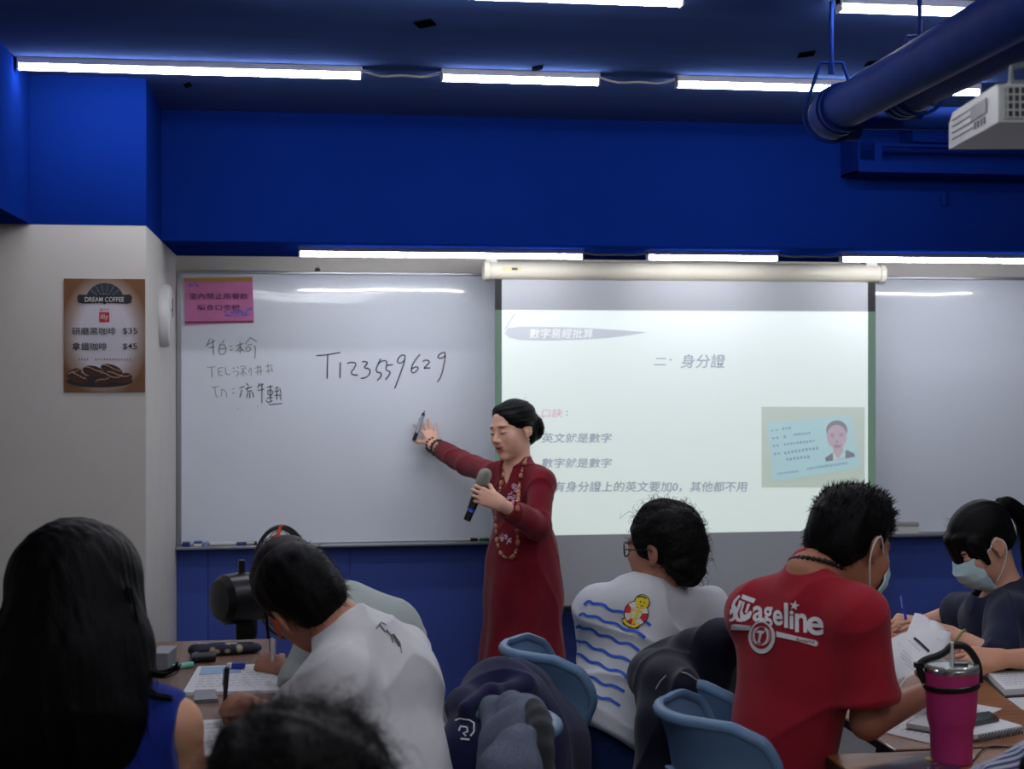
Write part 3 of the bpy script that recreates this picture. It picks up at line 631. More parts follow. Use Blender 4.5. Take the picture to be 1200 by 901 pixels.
# ================================================================== smooth solid modeller for bodies, hair and cloth
def snoise(P, sc, seed=0, warp=1.2):
    """cheap smooth 3-D noise in about [-1, 1]; sc = per-axis frequency"""
    r = np.random.default_rng(seed); Q = P * np.asarray(sc, float); out = 0.0
    for i in range(3):
        a = r.normal(size=3); a *= 6.283 / np.linalg.norm(a); b = r.normal(size=3); b *= 4.0 / np.linalg.norm(b); p = r.uniform(0, 6.28, 2)
        out = out + np.sin(Q @ a + p[0] + warp * np.sin(Q @ b + p[1]))
    return out / 2.2
class Solid:
    def __init__(s, vox=0.004): s.pr = []; s.vox = vox; s.disp = None; s.dmax = 0.0
    def cap(s, a, b, ra, rb=None, k=0.02, op=1, n=None, q=1.0, flat=(0, 0)):
        """tapered capsule; n, q: flattened by q along n; flat: square cut at a / b"""
        a = np.asarray(a, float); b = np.asarray(b, float); rb = ra if rb is None else rb
        nn = None if n is None else unit(n)
        s.pr.append((op, k, 'c', (a, b, ra, rb, nn, q, flat), (a + b) / 2, np.linalg.norm(b - a) / 2 + max(ra, rb))); return s
    def chain(s, pts, rad, k=0.02, **kw):
        for i in range(len(pts) - 1): s.cap(pts[i], pts[i + 1], rad[i], rad[i + 1], k, **kw)
        return s
    def ell(s, c, r, R=None, k=0.02, op=1):
        s.pr.append((op, k, 'e', (np.asarray(c, float), np.asarray(r, float), None if R is None else np.asarray(R, float)), np.asarray(c, float), max(r))); return s
    def plane(s, p, n, k=0.003):
        """keeps the side the normal points away from"""
        s.pr.append((0, k, 'p', (np.asarray(p, float), unit(n)), None, 1e9)); return s
    @staticmethod
    def dist(kind, A, P):
        if kind == 'c':
            a, b, ra, rb, n, q, flat = A
            ba = b - a; L2 = max(ba @ ba, 1e-12); pa = P - a
            h = np.clip(pa @ ba / L2, 0, 1); v = pa - h[:, None] * ba; r = ra + (rb - ra) * h
            if n is None: d = np.sqrt((v * v).sum(1)) - r
            else:
                m = v @ n; v2 = v + ((q - 1) * m)[:, None] * n; l = np.sqrt((v2 * v2).sum(1)) + 1e-9
                m2 = v2 @ n; v3 = v2 + ((q - 1) * m2)[:, None] * n
                d = (l - r) * l / (np.sqrt((v3 * v3).sum(1)) + 1e-9)
            if flat[0] or flat[1]:
                ax = ba / math.sqrt(L2)
                if flat[0]: d = np.maximum(d, -(pa @ ax))
                if flat[1]: d = np.maximum(d, (P - b) @ ax)
            return d
        if kind == 'e':
            c, r, R = A; p = P - c
            if R is not None: p = p @ R
            u = p / r; k0 = np.sqrt((u * u).sum(1)) + 1e-9; w_ = u / r; k1 = np.sqrt((w_ * w_).sum(1)) + 1e-9
            return k0 * (k0 - 1) / k1
        p, n = A; return (P - p) @ n
    def ev(s, P, prims=None):
        d = np.full(len(P), 1.0)
        for (op, k, kind, A, c, r) in (s.pr if prims is None else prims):
            e = s.dist(kind, A, P)
            if op == 1:
                h = np.maximum(k - np.abs(d - e), 0) / k; d = np.minimum(d, e) - h * h * k * 0.25
            elif op == -1:
                e = -e; h = np.maximum(k - np.abs(d - e), 0) / k; d = np.maximum(d, e) + h * h * k * 0.25
            else:
                h = np.maximum(k - np.abs(d - e), 0) / k; d = np.maximum(d, e) + h * h * k * 0.25
        return d
    def mesh(s):
        B = 10; vox = s.vox
        lo = np.min([p[4] - p[5] for p in s.pr if p[0] == 1], 0) - 0.03; hi = np.max([p[4] + p[5] for p in s.pr if p[0] == 1], 0) + 0.03
        nb = np.ceil((hi - lo) / (B * vox)).astype(int) + 1; bs = B * vox
        g = np.stack(np.meshgrid(*[np.arange(n + 1) for n in nb], indexing='ij'), -1).reshape(-1, 3)
        d = s.ev(lo + g * bs).reshape(tuple(nb + 1))
        m = np.full(tuple(nb), 1e9)
        for i in (0, 1):
            for j in (0, 1):
                for k in (0, 1): m = np.minimum(m, np.abs(d[i:i + nb[0], j:j + nb[1], k:k + nb[2]]))
        keep = np.argwhere(m < bs * 1.3 + s.dmax)
        ax = np.arange(B + 1); off = np.stack(np.meshgrid(ax, ax, ax, indexing='ij'), -1).reshape(-1, 3)
        V = np.empty((len(keep), B + 1, B + 1, B + 1), np.float32); hd = bs * 0.87
        cs = np.array([p[4] if p[4] is not None else (0, 0, 0) for p in s.pr]); rs = np.array([p[5] + p[1] for p in s.pr])
        for bi, kb in enumerate(keep):
            o = lo + kb * bs; cc = o + bs / 2
            near = np.linalg.norm(cs - cc, axis=1) - rs < hd + 0.03
            P = o + off * vox
            e = s.ev(P, [s.pr[i] for i in np.nonzero(near)[0]])
            if s.disp is not None: e = e + s.disp(P)
            V[bi] = e.reshape(B + 1, B + 1, B + 1)
        S = V < 0
        cnt = np.zeros(S[:, :-1, :-1, :-1].shape, np.uint8)
        corners = [(i, j, k) for i in (0, 1) for j in (0, 1) for k in (0, 1)]
        for i, j, k in corners: cnt += S[:, i:B + i, j:B + j, k:B + k]
        act = np.argwhere((cnt > 0) & (cnt < 8))
        if len(act) == 0: raise ValueError('empty solid')
        gi = keep[act[:, 0]] * B + act[:, 1:]
        NX = (nb * B + 2).astype(np.int64)
        key = lambda q: (q[:, 0].astype(np.int64) * NX[1] + q[:, 1]) * NX[2] + q[:, 2]
        cv = np.stack([V[act[:, 0], act[:, 1] + i, act[:, 2] + j, act[:, 3] + k] for i, j, k in corners], 1)
        acc = np.zeros((len(act), 3)); n = np.zeros(len(act)); C = np.array(corners, float)
        for a in range(8):
            for b in range(a + 1, 8):
                if np.abs(C[a] - C[b]).sum() != 1: continue
                mk = (cv[:, a] < 0) != (cv[:, b] < 0); t = cv[mk, a] / (cv[mk, a] - cv[mk, b])
                acc[mk] += C[a] + t[:, None] * (C[b] - C[a]); n[mk] += 1
        verts = lo + (gi + acc / n[:, None]) * vox
        kk = key(gi); order = np.argsort(kk); ks = kk[order]
        quads = []
        for axis in range(3):
            sl1 = [slice(None)] + [slice(0, B)] * 3; sl2 = list(sl1); sl2[axis + 1] = slice(1, B + 1)
            s1 = S[tuple(sl1)]; s2 = S[tuple(sl2)]
            e = np.argwhere(s1 != s2); ge = keep[e[:, 0]] * B + e[:, 1:]
            flip = s1[e[:, 0], e[:, 1], e[:, 2], e[:, 3]]
            o1 = np.zeros(3, int); o2 = np.zeros(3, int); o1[(axis + 1) % 3] = 1; o2[(axis + 2) % 3] = 1
            ids = []
            ok = np.ones(len(ge), bool)
            for q in (ge - o1 - o2, ge - o2, ge, ge - o1):
                kq = key(q); p = np.minimum(np.searchsorted(ks, kq), len(ks) - 1); ok &= ks[p] == kq; ids.append(order[p])
            Q = np.stack(ids, 1); Q[~flip] = Q[~flip][:, ::-1]; quads.append(Q[ok])
        return verts, np.concatenate(quads)
def raw_mesh(name, verts, quads, col=None, keep_big=True):
    verts = np.asarray(verts, np.float32)
    if keep_big and len(quads):                              # drop stray crumbs
        lab = np.arange(len(verts))
        for _ in range(200):
            m = lab[quads].min(1); new = lab.copy()
            for c in range(4): np.minimum.at(new, quads[:, c], m)
            new = new[new]
            if (new == lab).all(): break
            lab = new
        u, c = np.unique(lab, return_counts=True); good = np.isin(lab, u[c >= max(60, 0.02 * c.max())])
        idx = np.cumsum(good) - 1; quads = idx[quads[good[quads].all(1)]]; verts = verts[good]
        if col is not None: col = col[good]
    me = bpy.data.meshes.new(name); me.vertices.add(len(verts)); me.vertices.foreach_set('co', verts.ravel())
    me.loops.add(len(quads) * 4); me.loops.foreach_set('vertex_index', quads.ravel().astype(np.int32))
    me.polygons.add(len(quads)); me.polygons.foreach_set('loop_start', np.arange(0, len(quads) * 4, 4, dtype=np.int32))
    me.update(calc_edges=True); me.validate()
    if col is not None:
        a = me.color_attributes.new('Col', 'FLOAT_COLOR', 'POINT'); a.data.foreach_set('color', np.concatenate([col, np.ones((len(col), 1))], 1).astype(np.float32).ravel())
    return me
def solid_obj(name, S, material, parent=None, colfn=None, extra=None):
    v, q = S.mesh(); col = colfn(v) if colfn else None
    me = raw_mesh(name, v, q, col)
    if extra is not None and len(extra.v):                   # strands joined into the same mesh
        bm = bmesh.new(); bm.from_mesh(me)
        vs = [bm.verts.new(p) for p in extra.v]
        for f in extra.f:
            try: bm.faces.new([vs[i] for i in f])
            except ValueError: pass
        bm.to_mesh(me); bm.free()
    return link_mesh(name, me, material, parent, True)
def world_arrays(o):
    me = o.data; n = len(me.vertices); co = np.empty(n * 3); me.vertices.foreach_get('co', co)
    no = np.empty(n * 3); me.vertices.foreach_get('normal', no)
    return co.reshape(-1, 3) + np.array(wloc(o)), no.reshape(-1, 3)
def bvh(o):
    L = wloc(o); return BVHTree.FromPolygons([v.co + L for v in o.data.vertices], [tuple(p.vertices) for p in o.data.polygons])
def refine(tris, maxlen):
    """2-D triangles split until no edge is longer than maxlen"""
    out = []; st = list(tris)
    while st:
        t = st.pop(); e = [np.linalg.norm(t[i] - t[(i + 1) % 3]) for i in range(3)]; i = int(np.argmax(e))
        if e[i] <= maxlen: out.append(t); continue
        a, b, c = t[i], t[(i + 1) % 3], t[(i + 2) % 3]; m = (a + b) / 2; st += [(a, m, c), (m, b, c)]
    return out
def decal(name, polys, o, ex, ey, d, target, material, parent, off=0.0025, maxlen=0.02, tree=None):
    """flat print: 2-D polygons (in units of ex, ey from o) laid onto the cloth along direction d"""
    tree = tree or bvh(target); d = unit(d); P = []; F = []
    o = np.asarray(o, float); ex = np.asarray(ex, float); ey = np.asarray(ey, float); sx = np.linalg.norm(ex); sy = np.linalg.norm(ey)
    from mathutils.geometry import tessellate_polygon
    for poly in polys:
        pts = [np.array([p[0] * sx, p[1] * sy]) for p in poly]
        tr = tessellate_polygon([[Vector((p[0], p[1], 0)) for p in pts]])
        for t in refine([tuple(pts[i] for i in q) for q in tr], maxlen):
            ids = []
            for p in t:
                w_ = o + ex * (p[0] / sx) + ey * (p[1] / sy)
                h = tree.ray_cast(Vector(w_ - d * 0.25), Vector(d))
                if h[0] is None: ids = None; break
                nn = h[1] if h[1].dot(Vector(d)) < 0 else -h[1]
                ids.append(np.array(h[0] + nn * off))
            if ids is None: continue
            n = len(P); P += ids; F.append((n, n + 1, n + 2))
    mb = MB(); mb.add(P, F); return mb.build(name, material, parent)
def ribbon(pts, w):
    """polyline -> quads of width w (2-D)"""
    pts = [np.asarray(p, float) for p in pts]; L = []; R = []
    for i in range(len(pts)):
        d = unit(pts[min(i + 1, len(pts) - 1)] - pts[max(i - 1, 0)]); n = np.array([-d[1], d[0]]) * w / 2; L.append(pts[i] + n); R.append(pts[i] - n)
    return [[L[i], R[i], R[i + 1], L[i + 1]] for i in range(len(pts) - 1)]
def text_polys(s, x0, y0, x1, y1, bold=0.0, shear=0.0):
    v, f = text_geo(s, bold, shear); lo = v.min(0); hi = v.max(0)
    p = np.stack([x0 + (v[:, 0] - lo[0]) / (hi[0] - lo[0]) * (x1 - x0), y0 + (v[:, 1] - lo[1]) / (hi[1] - lo[1]) * (y1 - y0)], 1)
    return [[p[i] for i in q] for q in f]

# ------------------------------------------------------------------ anatomy
def rotm(yaw, pitch=0, roll=0):
    """head frame: columns right, forward, up; yaw 0 looks away from the camera, + turns left; pitch + looks down; roll + tips to its right"""
    y = math.radians(yaw) - YAW; p = math.radians(-pitch); r = math.radians(roll)
    return np.array(Matrix.Rotation(y, 3, 'Z') @ Matrix.Rotation(p, 3, 'X') @ Matrix.Rotation(r, 3, 'Y'))
SKIN = np.array(lin((196, 142, 116)))
class Head:
    def __init__(s, c, R, sc=1.0): s.c = np.asarray(c, float); s.R = R; s.s = sc
    def p(s, x, y, z): return s.c + s.R @ (np.array([x, y, z]) * s.s)
    def loc(s, P): return (P - s.c) @ s.R / s.s
    def E(s, S, c, r, k=0.02, op=1, rx=0, ry=0, rz=0):
        Rl = np.array(Matrix.Rotation(math.radians(rz), 3, 'Z') @ Matrix.Rotation(math.radians(ry), 3, 'Y') @ Matrix.Rotation(math.radians(rx), 3, 'X'))
        S.ell(s.p(*c), np.array(r) * s.s, s.R @ Rl, k * s.s, op)
    def C(s, S, a, b, ra, rb=None, k=0.01, op=1, **kw): S.cap(s.p(*a), s.p(*b), ra * s.s, (ra if rb is None else rb) * s.s, k * s.s, op, **kw)
    def skin(s, S, neck, rn=0.052, fem=True, face=True):
        E, C = s.E, s.C
        E(S, (0, -.008, .038), (.075, .093, .078)); E(S, (0, .03, -.03), (.058 if fem else .062, .061, .08), .03); E(S, (0, .038, -.075), (.040 if fem else .052, .047, .036), .025)
        E(S, (0, .072, -.1), (.02 if fem else .024, .017, .015), .02)
        S.cap(s.p(0, -.022, -.045), neck, rn * s.s, rn * 1.08 * s.s, .03)
        for m in (-1, 1):
            E(S, (m * .04, .06, -.022), (.024, .024, .022), .02); E(S, (m * .034, .052, -.042), (.026, .028, .034), .02)
        if face:
            C(S, (-.034, .0795, .02), (.034, .0795, .02), .0105, k=.018)
            for m in (-1, 1): E(S, (m * .033, .1, .001), (.019, .013, .0125), .012, -1)
            for m in (-1, 1): E(S, (m * .032, .0775, .0), (.0165, .0145, .0138), .004)
            C(S, (0, .087, .006), (0, .1055 if fem else .109, -.029), .0068, .0100 if fem else .0112, .012)
            for m in (-1, 1): E(S, (m * .011, .096, -.034), (.0082, .010, .0072), .007)
            E(S, (0, .077, -.06), (.03, .018, .022), .015)
            for m in (-1, 1):
                C(S, (0, .0965, -.0575), (m * .0245, .083, -.0635), .0044, .0028, .004); C(S, (0, .095, -.0725), (m * .0225, .083, -.0660), .0052, .0028, .004)
            E(S, (0, .104, -.0645), (.019, .014, .0034), .003, -1)
        for m in (-1, 1):
            E(S, (m * .076, -.008, -.004), (.0085, .019, .031), .006, rz=m * 18, rx=-10); E(S, (m * .084, -.003, -.001), (.006, .010, .017), .005, -1, rz=m * 18)
            E(S, (m * .073, -.002, -.033), (.006, .008, .009), .006)
    def tint(s, V, lips=(168, 92, 84), brow=(30, 24, 24), skin=SKIN, shut=True):
        """colour of skin, brows, lips, lash lines"""
        L = s.loc(V); col = np.tile(skin, (len(V), 1)); front = L[:, 1] > 0.04
        def blob(c, r, rgb, soft=.35, rot=0):
            p = L - np.array(c)
            if rot:
                a = math.radians(rot); p = np.stack([p[:, 0] * math.cos(a) + p[:, 2] * math.sin(a), p[:, 1], -p[:, 0] * math.sin(a) + p[:, 2] * math.cos(a)], 1)
            d = np.sqrt(((p / np.array(r)) ** 2).sum(1)); w_ = np.clip((1 + soft - d) / (2 * soft), 0, 1)[:, None]
            col[:] = col * (1 - w_) + np.array(lin(rgb)) * w_
        for m in (-1, 1):
            blob((m * .033, .085, .0225), (.0200, .03, .0040), brow, .4, m * -6)
            blob((m * .0325, .09, -.0035), (.0185, .03, .0026 if shut else .004), (24, 18, 18), .35, m * 4)
        blob((0, .1, -.058), (.027, .03, .0062), lips, .25); blob((0, .1, -.0715), (.025, .03, .0068), lips, .25); blob((0, .1, -.0645), (.021, .03, .0022), (46, 18, 18), .4)
        blob((0, .115, -.036), (.012, .01, .004), (150, 96, 80), .7)
        return col
def fingers(S, wr, d, n, left, curl, sc=1.0, spread=6.0, thumb=((.55, .75, -.35), (.85, .35, -.4)), r=0.0086):
    """palm, four unequal fingers, side thumb. d: toward the fingers, n: back of the hand; returns finger tips and the frame"""
    d = unit(d); n = unit(np.asarray(n) - d * (np.asarray(n) @ d)); u = np.cross(d, n) * (1 if left else -1)     # u: thumb side
    P = lambda a, b, c: np.asarray(wr) + (d * a + u * b + n * c) * sc
    kn = [(.090, .030, .002), (.094, .010, .005), (.088, -.010, .003), (.079, -.028, -.002)]
    for i, q in enumerate(kn):
        S.cap(P(.0, .018 - .012 * i, -.002), P(*q), .0155 * sc, .0108 * sc, .014)
    S.cap(P(.02, .0, -.008), P(.07, .0, -.006), .016 * sc, .014 * sc, .012)
    tips = []; ln = [(.043, .026, .021), (.048, .030, .023), (.044, .028, .022), (.034, .021, .019)]
    for i in range(4):
        a = 0.0; p = P(*kn[i]); az = math.radians(spread * (1.5 - i)); dd0 = unit(d * math.cos(az) + u * math.sin(az)); rr = r * sc * (1.0 if i < 3 else .88)
        for j in range(3):
            a += math.radians(curl[i][j]); v = dd0 * math.cos(a) - n * math.sin(a); q = p + v * ln[i][j] * sc
            S.cap(p, q, rr, rr * .9, .0045); p = q; rr *= .9
        tips.append(p)
    t0 = P(.022, .024, -.008); t1 = P(.05, .040, -.016)
    S.cap(t0, t1, .0145 * sc, .0115 * sc, .012)
    v1 = unit(d * thumb[0][0] + u * thumb[0][1] + n * thumb[0][2]); v2 = unit(d * thumb[1][0] + u * thumb[1][1] + n * thumb[1][2])
    t2 = t1 + v1 * .032 * sc; t3 = t2 + v2 * .026 * sc
    S.cap(t1, t2, .0112 * sc, .0098 * sc, .005); S.cap(t2, t3, .0098 * sc, .0085 * sc, .004)
    tips.append(t3); return tips, d, u, n
REL = ((18, 22, 12), (20, 25, 14), (24, 28, 16), (28, 30, 18))
GRIP = ((58, 72, 40), (62, 76, 42), (64, 78, 42), (66, 78, 42))
PEN = ((42, 48, 20), (52, 60, 30), (64, 70, 40), (70, 74, 44))

def crease(P, a, sc, sd): return -a * np.clip(1 - np.abs(snoise(P, sc, sd)), 0, 1) ** 2.5 + a * .35
def frame_of(J):
    lat = unit(J['shR'] - J['shL']); up = unit(J['neck'] - J['pelvis']); f = unit(np.cross(up, lat)); return lat, up, f
def legs_of(J, yaw, spread=0.10, knee=0.46, bend=0.42):
    """default seated legs, facing yaw (camera frame)"""
    a = math.radians(yaw); f = CV(-math.sin(a), math.cos(a)); l = CV(math.cos(a), math.sin(a))
    for s, m in (('L', -1), ('R', 1)):
        h = J['pelvis'] + l * m * spread * .9 - UP * 0.02; k = h + f * bend + l * m * .03; k[2] = knee + .04
        an = k + f * 0.03; an = np.array([an[0], an[1], 0.085])
        J['hip' + s], J['kn' + s], J['an' + s], J['to' + s] = h, k, an, an + f * 0.15 - UP * 0.05
def body(J, H, female=True, vox=0.0034, rn=0.05, legs=True, arms=('L', 'R')):
    S = Solid(vox); H.skin(S, J['neck'], rn, female, J.get('face', True)); lat, up, f = frame_of(J)
    c0 = (J['shL'] + J['shR']) / 2 - up * .07; mid = c0 * .5 + J['pelvis'] * .5
    S.cap(J['neck'] + up * .01, J['neck'] - up * .05, rn * 1.05, rn * 1.2, .03)
    w0 = np.linalg.norm(J['shR'] - J['shL']) / 2
    S.cap(c0, mid, w0 * .80, w0 * .66, .03, n=f, q=1.55); S.cap(mid, J['pelvis'], w0 * .66, w0 * .78, .03, n=f, q=1.45)
    for s in ('L', 'R'):
        S.cap(J['neck'] - up * .015, J['sh' + s] - up * .012, .036, .042, .03)
    for s in arms:
        S.cap(J['sh' + s], J['el' + s], .046, .036, .025); S.cap(J['el' + s], J['wr' + s], .039, .0235, .012)
    if legs:
        for s in ('L', 'R'):
            S.cap(J['hip' + s], J['kn' + s], .078, .052, .03); S.cap(J['kn' + s], J['an' + s], .05, .034, .02); S.cap(J['an' + s] - UP * .04, J['to' + s], .036, .03, .02)
    return S
def torso_cloth(S, J, off, hem=None, wide=1.0, q=1.5, low=1.0, drop=0.0):
    lat, up, f = frame_of(J); w0 = np.linalg.norm(J['shR'] - J['shL']) / 2 * wide
    c0 = (J['shL'] + J['shR']) / 2 - up * .075; mid = c0 * .5 + J['pelvis'] * .5
    for s in ('L', 'R'): S.cap(J['neck'] - up * .025, J['sh' + s] - up * .006, .045 + off, .048 + off, .03)
    S.cap(c0, mid, w0 * .82 + off, w0 * .72 * low + off, .04, n=f, q=q)
    for s, m in (('L', -1), ('R', 1)):
        S.cap(J['sh' + s] - up * .045 - lat * m * .02, mid + lat * m * w0 * .34, .046 + off * .6, .055 + off * .6, .045)
    end = J['pelvis'] if hem is None else hem
    S.cap(mid, end, w0 * .72 * low + off, w0 * .84 * low + off, .04, n=f, q=q * .92, flat=(0, 1))
    return S
def sleeve(S, J, s, frac, off, r1=.047, r2=.058):
    a, b = J['sh' + s] - unit(J['neck'] - J['pelvis']) * .008, J['el' + s]
    if frac <= 1: S.cap(a, a + (b - a) * frac, r1 + off, r2 + off, .026, flat=(0, 1))
    else:
        S.cap(a, b, r1 + off, r2 * .9 + off, .05); e = J['wr' + s]; c = b + (e - b) * (frac - 1); S.cap(b, c, r2 * .9 + off, r2 * .8 + off, .008, flat=(0, 1))
def trousers(J, m, root, off=.012, name='trousers', vox=.006, top=None):
    S = Solid(vox); lat, up, f = frame_of(J); w0 = np.linalg.norm(J['shR'] - J['shL']) / 2
    S.cap(J['pelvis'] + up * .10, J['pelvis'] - UP * .0, w0 * .78 + off, w0 * .84 + off, .04, n=f, q=1.35, flat=(1, 0))
    for s in ('L', 'R'):
        S.cap(J['hip' + s], J['kn' + s], .085 + off * .5, .058 + off, .03); S.cap(J['kn' + s], J['an' + s] + UP * .01, .057 + off, .05 + off, .02, flat=(0, 1))
    S.disp = lambda P: crease(P, .008, (6, 6, 5), 5); S.dmax = .01
    return solid_obj(name, S, m, root)
def shoes(J, m, root):
    for s in ('L', 'R'):
        S = Solid(.006); f = unit(J['to' + s] - J['an' + s] + UP * .05); a = J['an' + s] - UP * .035
        S.cap(a - f * .035, a + f * .13, .042, .036, .02, n=UP, q=1.05); S.plane((0, 0, .004), -UP); solid_obj('shoe', S, m, root)
def wisps(mb, o, n, length, rad, flow, spread=0.5, curl=0.0, sel=None, seg=5, seed=1, out=0.6, taper=True):
    """hair strands growing out of a hair mass: silhouettes stay fibrous"""
    co, no = world_arrays(o); r = np.random.default_rng(seed); idx = np.arange(len(co))
    if sel is not None: idx = idx[sel(co)]
    if len(idx) == 0: return mb
    for i in r.choice(idx, n):
        p = co[i] - no[i] * 0.004; fl = flow(co[i]) if callable(flow) else np.asarray(flow, float)
        d = unit(no[i] * out + fl + r.normal(size=3) * spread); L = length * r.uniform(.5, 1.3); pts = [p]
        e1 = unit(np.cross(d, r.normal(size=3))); e2 = np.cross(d, e1); ph = r.uniform(0, 6.28)
        for j in range(1, seg + 1):
            t_ = j / seg; d = unit(d + fl * 0.35 / seg * 2)
            p = p + d * L / seg; pts.append(p + curl * L * (math.cos(ph + 7 * t_) * e1 + math.sin(ph + 7 * t_) * e2) * t_)
        rr = [rad * (1 - .85 * j / seg) if taper else rad for j in range(seg + 1)]
        mb.tube(pts, rr, 3, caps=False)
    return mb
def add_strands(o, mb):
    me = o.data; L = wloc(o); bm = bmesh.new(); bm.from_mesh(me); vs = [bm.verts.new(Vector(p) - L) for p in mb.v]
    for f in mb.f:
        try: bm.faces.new([vs[i] for i in f]).smooth = True
        except ValueError: pass
    bm.to_mesh(me); bm.free()
def face_mask(H, root, m, mstrap, label=None):
    nu, nv = 18, 14; out = []
    for j in range(nv + 1):
        v = j / nv; z = -.004 - .108 * v
        y0 = np.interp(v, [0, .1, .3, .55, .8, 1], [.101, .112, .126, .121, .108, .086]); ys = np.interp(v, [0, 1], [.05, .04]); xw = np.interp(v, [0, .5, 1], [.058, .067, .052])
        for i in range(nu + 1):
            a = math.radians(78) * (2 * i / nu - 1); pl = .0012 * math.sin(v * 6.28 * 4)
            out.append((xw * math.sin(a) / math.sin(math.radians(78)), ys + (y0 - ys) * max(0, math.cos(a)) ** .85 + pl, z + .012 * (1 - math.cos(a)) * (0.3 - v)))
    v1 = [H.p(*q) for q in out]; v2 = [H.p(q[0] * .97, q[1] - .003, q[2]) for q in out]; n = len(v1); f = []
    g = lambda i, j: j * (nu + 1) + i
    for j in range(nv):
        for i in range(nu):
            f += [(g(i, j), g(i + 1, j), g(i + 1, j + 1), g(i, j + 1)), (n + g(i, j), n + g(i, j + 1), n + g(i + 1, j + 1), n + g(i + 1, j))]
    for j in range(nv): f += [(g(0, j), g(0, j + 1), n + g(0, j + 1), n + g(0, j)), (g(nu, j + 1), g(nu, j), n + g(nu, j), n + g(nu, j + 1))]
    for i in range(nu): f += [(g(i + 1, 0), g(i, 0), n + g(i, 0), n + g(i + 1, 0)), (g(i, nv), g(i + 1, nv), n + g(i + 1, nv), n + g(i, nv))]
    mb = MB(); mb.add(v1 + v2, f); o = mb.build('face_mask', m, root, True)
    if label: o['label'] = label
    for s in (-1, 1):
        pts = [(.060, .052, -.012), (.074, .025, -.002), (.083, -.004, .022), (.086, -.022, .012), (.084, -.028, -.012), (.078, -.018, -.04), (.068, .012, -.075), (.054, .042, -.1)]
        P = [H.p(s * x, y, z) for x, y, z in pts]; Q = [P[0]]
        for i in range(len(P) - 1): Q += [P[i] * .75 + P[i + 1] * .25, P[i] * .25 + P[i + 1] * .75]
        MB().tube(Q + [P[-1]], .0017 * H.s, 6).build('ear_loop', mstrap, o, True)
    return o
def seat_root(o, label, cat='person', group=None): return tag(o, label, cat, group)
# ================================================================== people
M_skin = mat('skin', (196, 142, 116), 0.5, spec=0.35, attr='Col', bump=0.04, bscale=160)
M_hair = mat('black_hair', (8, 8, 9), 0.5, spec=0.12, bump=0.25, bscale=60, stretch=(5, 5, 0.35))
M_hairc = mat('black_curly_hair', (11, 10, 10), 0.6, spec=0.2, bump=0.5, bscale=90)
M_hairb = mat('dark_brown_hair', (26, 18, 16), 0.45, spec=0.35, bump=0.25, bscale=60, stretch=(5, 5, 0.4))
def cloth(name, rgb, rough=0.85, n=0.05, b=0.13, bs=420, sheen=0.15): return mat(name, rgb, rough, spec=0.15, noise=n, nscale=14, bump=b, bscale=bs, sheen=sheen)
M_red = cloth('red_cotton', (148, 27, 41)); M_wht = cloth('white_cotton', (206, 206, 206), b=0.15); M_wht2 = cloth('white_cotton_b', (198, 200, 204), b=0.15); M_gry = cloth('grey_cotton', (164, 172, 168), b=0.15)
M_wine = cloth('wine_linen', (112, 16, 32), n=0.14, b=0.35); M_navy = cloth('navy_cotton', (20, 26, 52)); M_royal = cloth('royal_blue_fabric', (22, 42, 126), n=0.08)
M_jean = cloth('blue_denim', (30, 48, 92), n=0.15); M_dtrs = cloth('dark_trousers', (34, 34, 40)); M_shoe = mat('dark_shoe', (28, 26, 26), .5)
M_mask = mat('mask_fabric', (176, 208, 214), 0.75, bump=0.1, bscale=300); M_strap = mat('white_elastic', (215, 218, 220), 0.7)
M_bead = mat('black_beads', (20, 18, 18), 0.3); M_print = mat('white_print', (214, 214, 214), 0.7)
M_skinl = M_skin
def cap_at(c): return np.asarray(c, float)
def beads(name, pts, r, m, parent, step=1.0):
    mb = MB(); P = [np.asarray(p) for p in pts]; d = [0.0]
    for i in range(1, len(P)): d.append(d[-1] + np.linalg.norm(P[i] - P[i - 1]))
    s = 0.0
    while s < d[-1]:
        i = min(np.searchsorted(d, s, 'right'), len(P) - 1); u = (s - d[i - 1]) / max(d[i] - d[i - 1], 1e-9); c = P[i - 1] + (P[i] - P[i - 1]) * u
        t = unit(P[i] - P[i - 1]); mb.lathe(c - t * r * .9, [(r * .45, 0), (r * .9, r * .4), (r, r * .9), (r * .9, r * 1.4), (r * .45, r * 1.8)], 8, t); s += 2 * r * step
    return mb.build(name, m, parent, True, 60)
def drape_pts(tree, pts, d, off):
    out = []
    for p in pts:
        h = tree.ray_cast(Vector(p - np.asarray(d) * .3), Vector(d)); out.append(np.array(h[0]) - np.asarray(d) * off if h[0] is not None else p)
    return out
def smooth_path(P, n=3):
    P = [np.asarray(p, float) for p in P]
    for _ in range(n):
        Q = [P[0]]
        for i in range(len(P) - 1): Q += [P[i] * .75 + P[i + 1] * .25, P[i] * .25 + P[i + 1] * .75]
        P = Q + [P[-1]]
    return P
def pen(name, tip, top, m, label, cat, r=.0048, clip=None, group=None):
    tip = np.asarray(tip); top = np.asarray(top); d = unit(top - tip); L = np.linalg.norm(top - tip); t = thing(name, tip, label, cat, group)
    MB().tube([tip, tip + d * .012], [.0008, r * .7], 10).build('nib', M_whitep if clip is None else clip, t, True)
    MB().tube([tip + d * .012, tip + d * (L * .62)], [r * .85, r], 12).build('barrel', m, t, True)
    MB().tube([tip + d * (L * .62), tip + d * (L - .004), tip + d * L], [r * 1.12, r * 1.12, r * .7], 12).build('cap', m, t, True)
    x = unit(np.cross(d, FV)); MB().box(tip + d * (L * .82) + x * r * 1.3 - FV * r * .6, (.002, .002, L * .3), np.column_stack([x, np.cross(d, x), d])).build('clip', clip or M_alu, t)
    return t

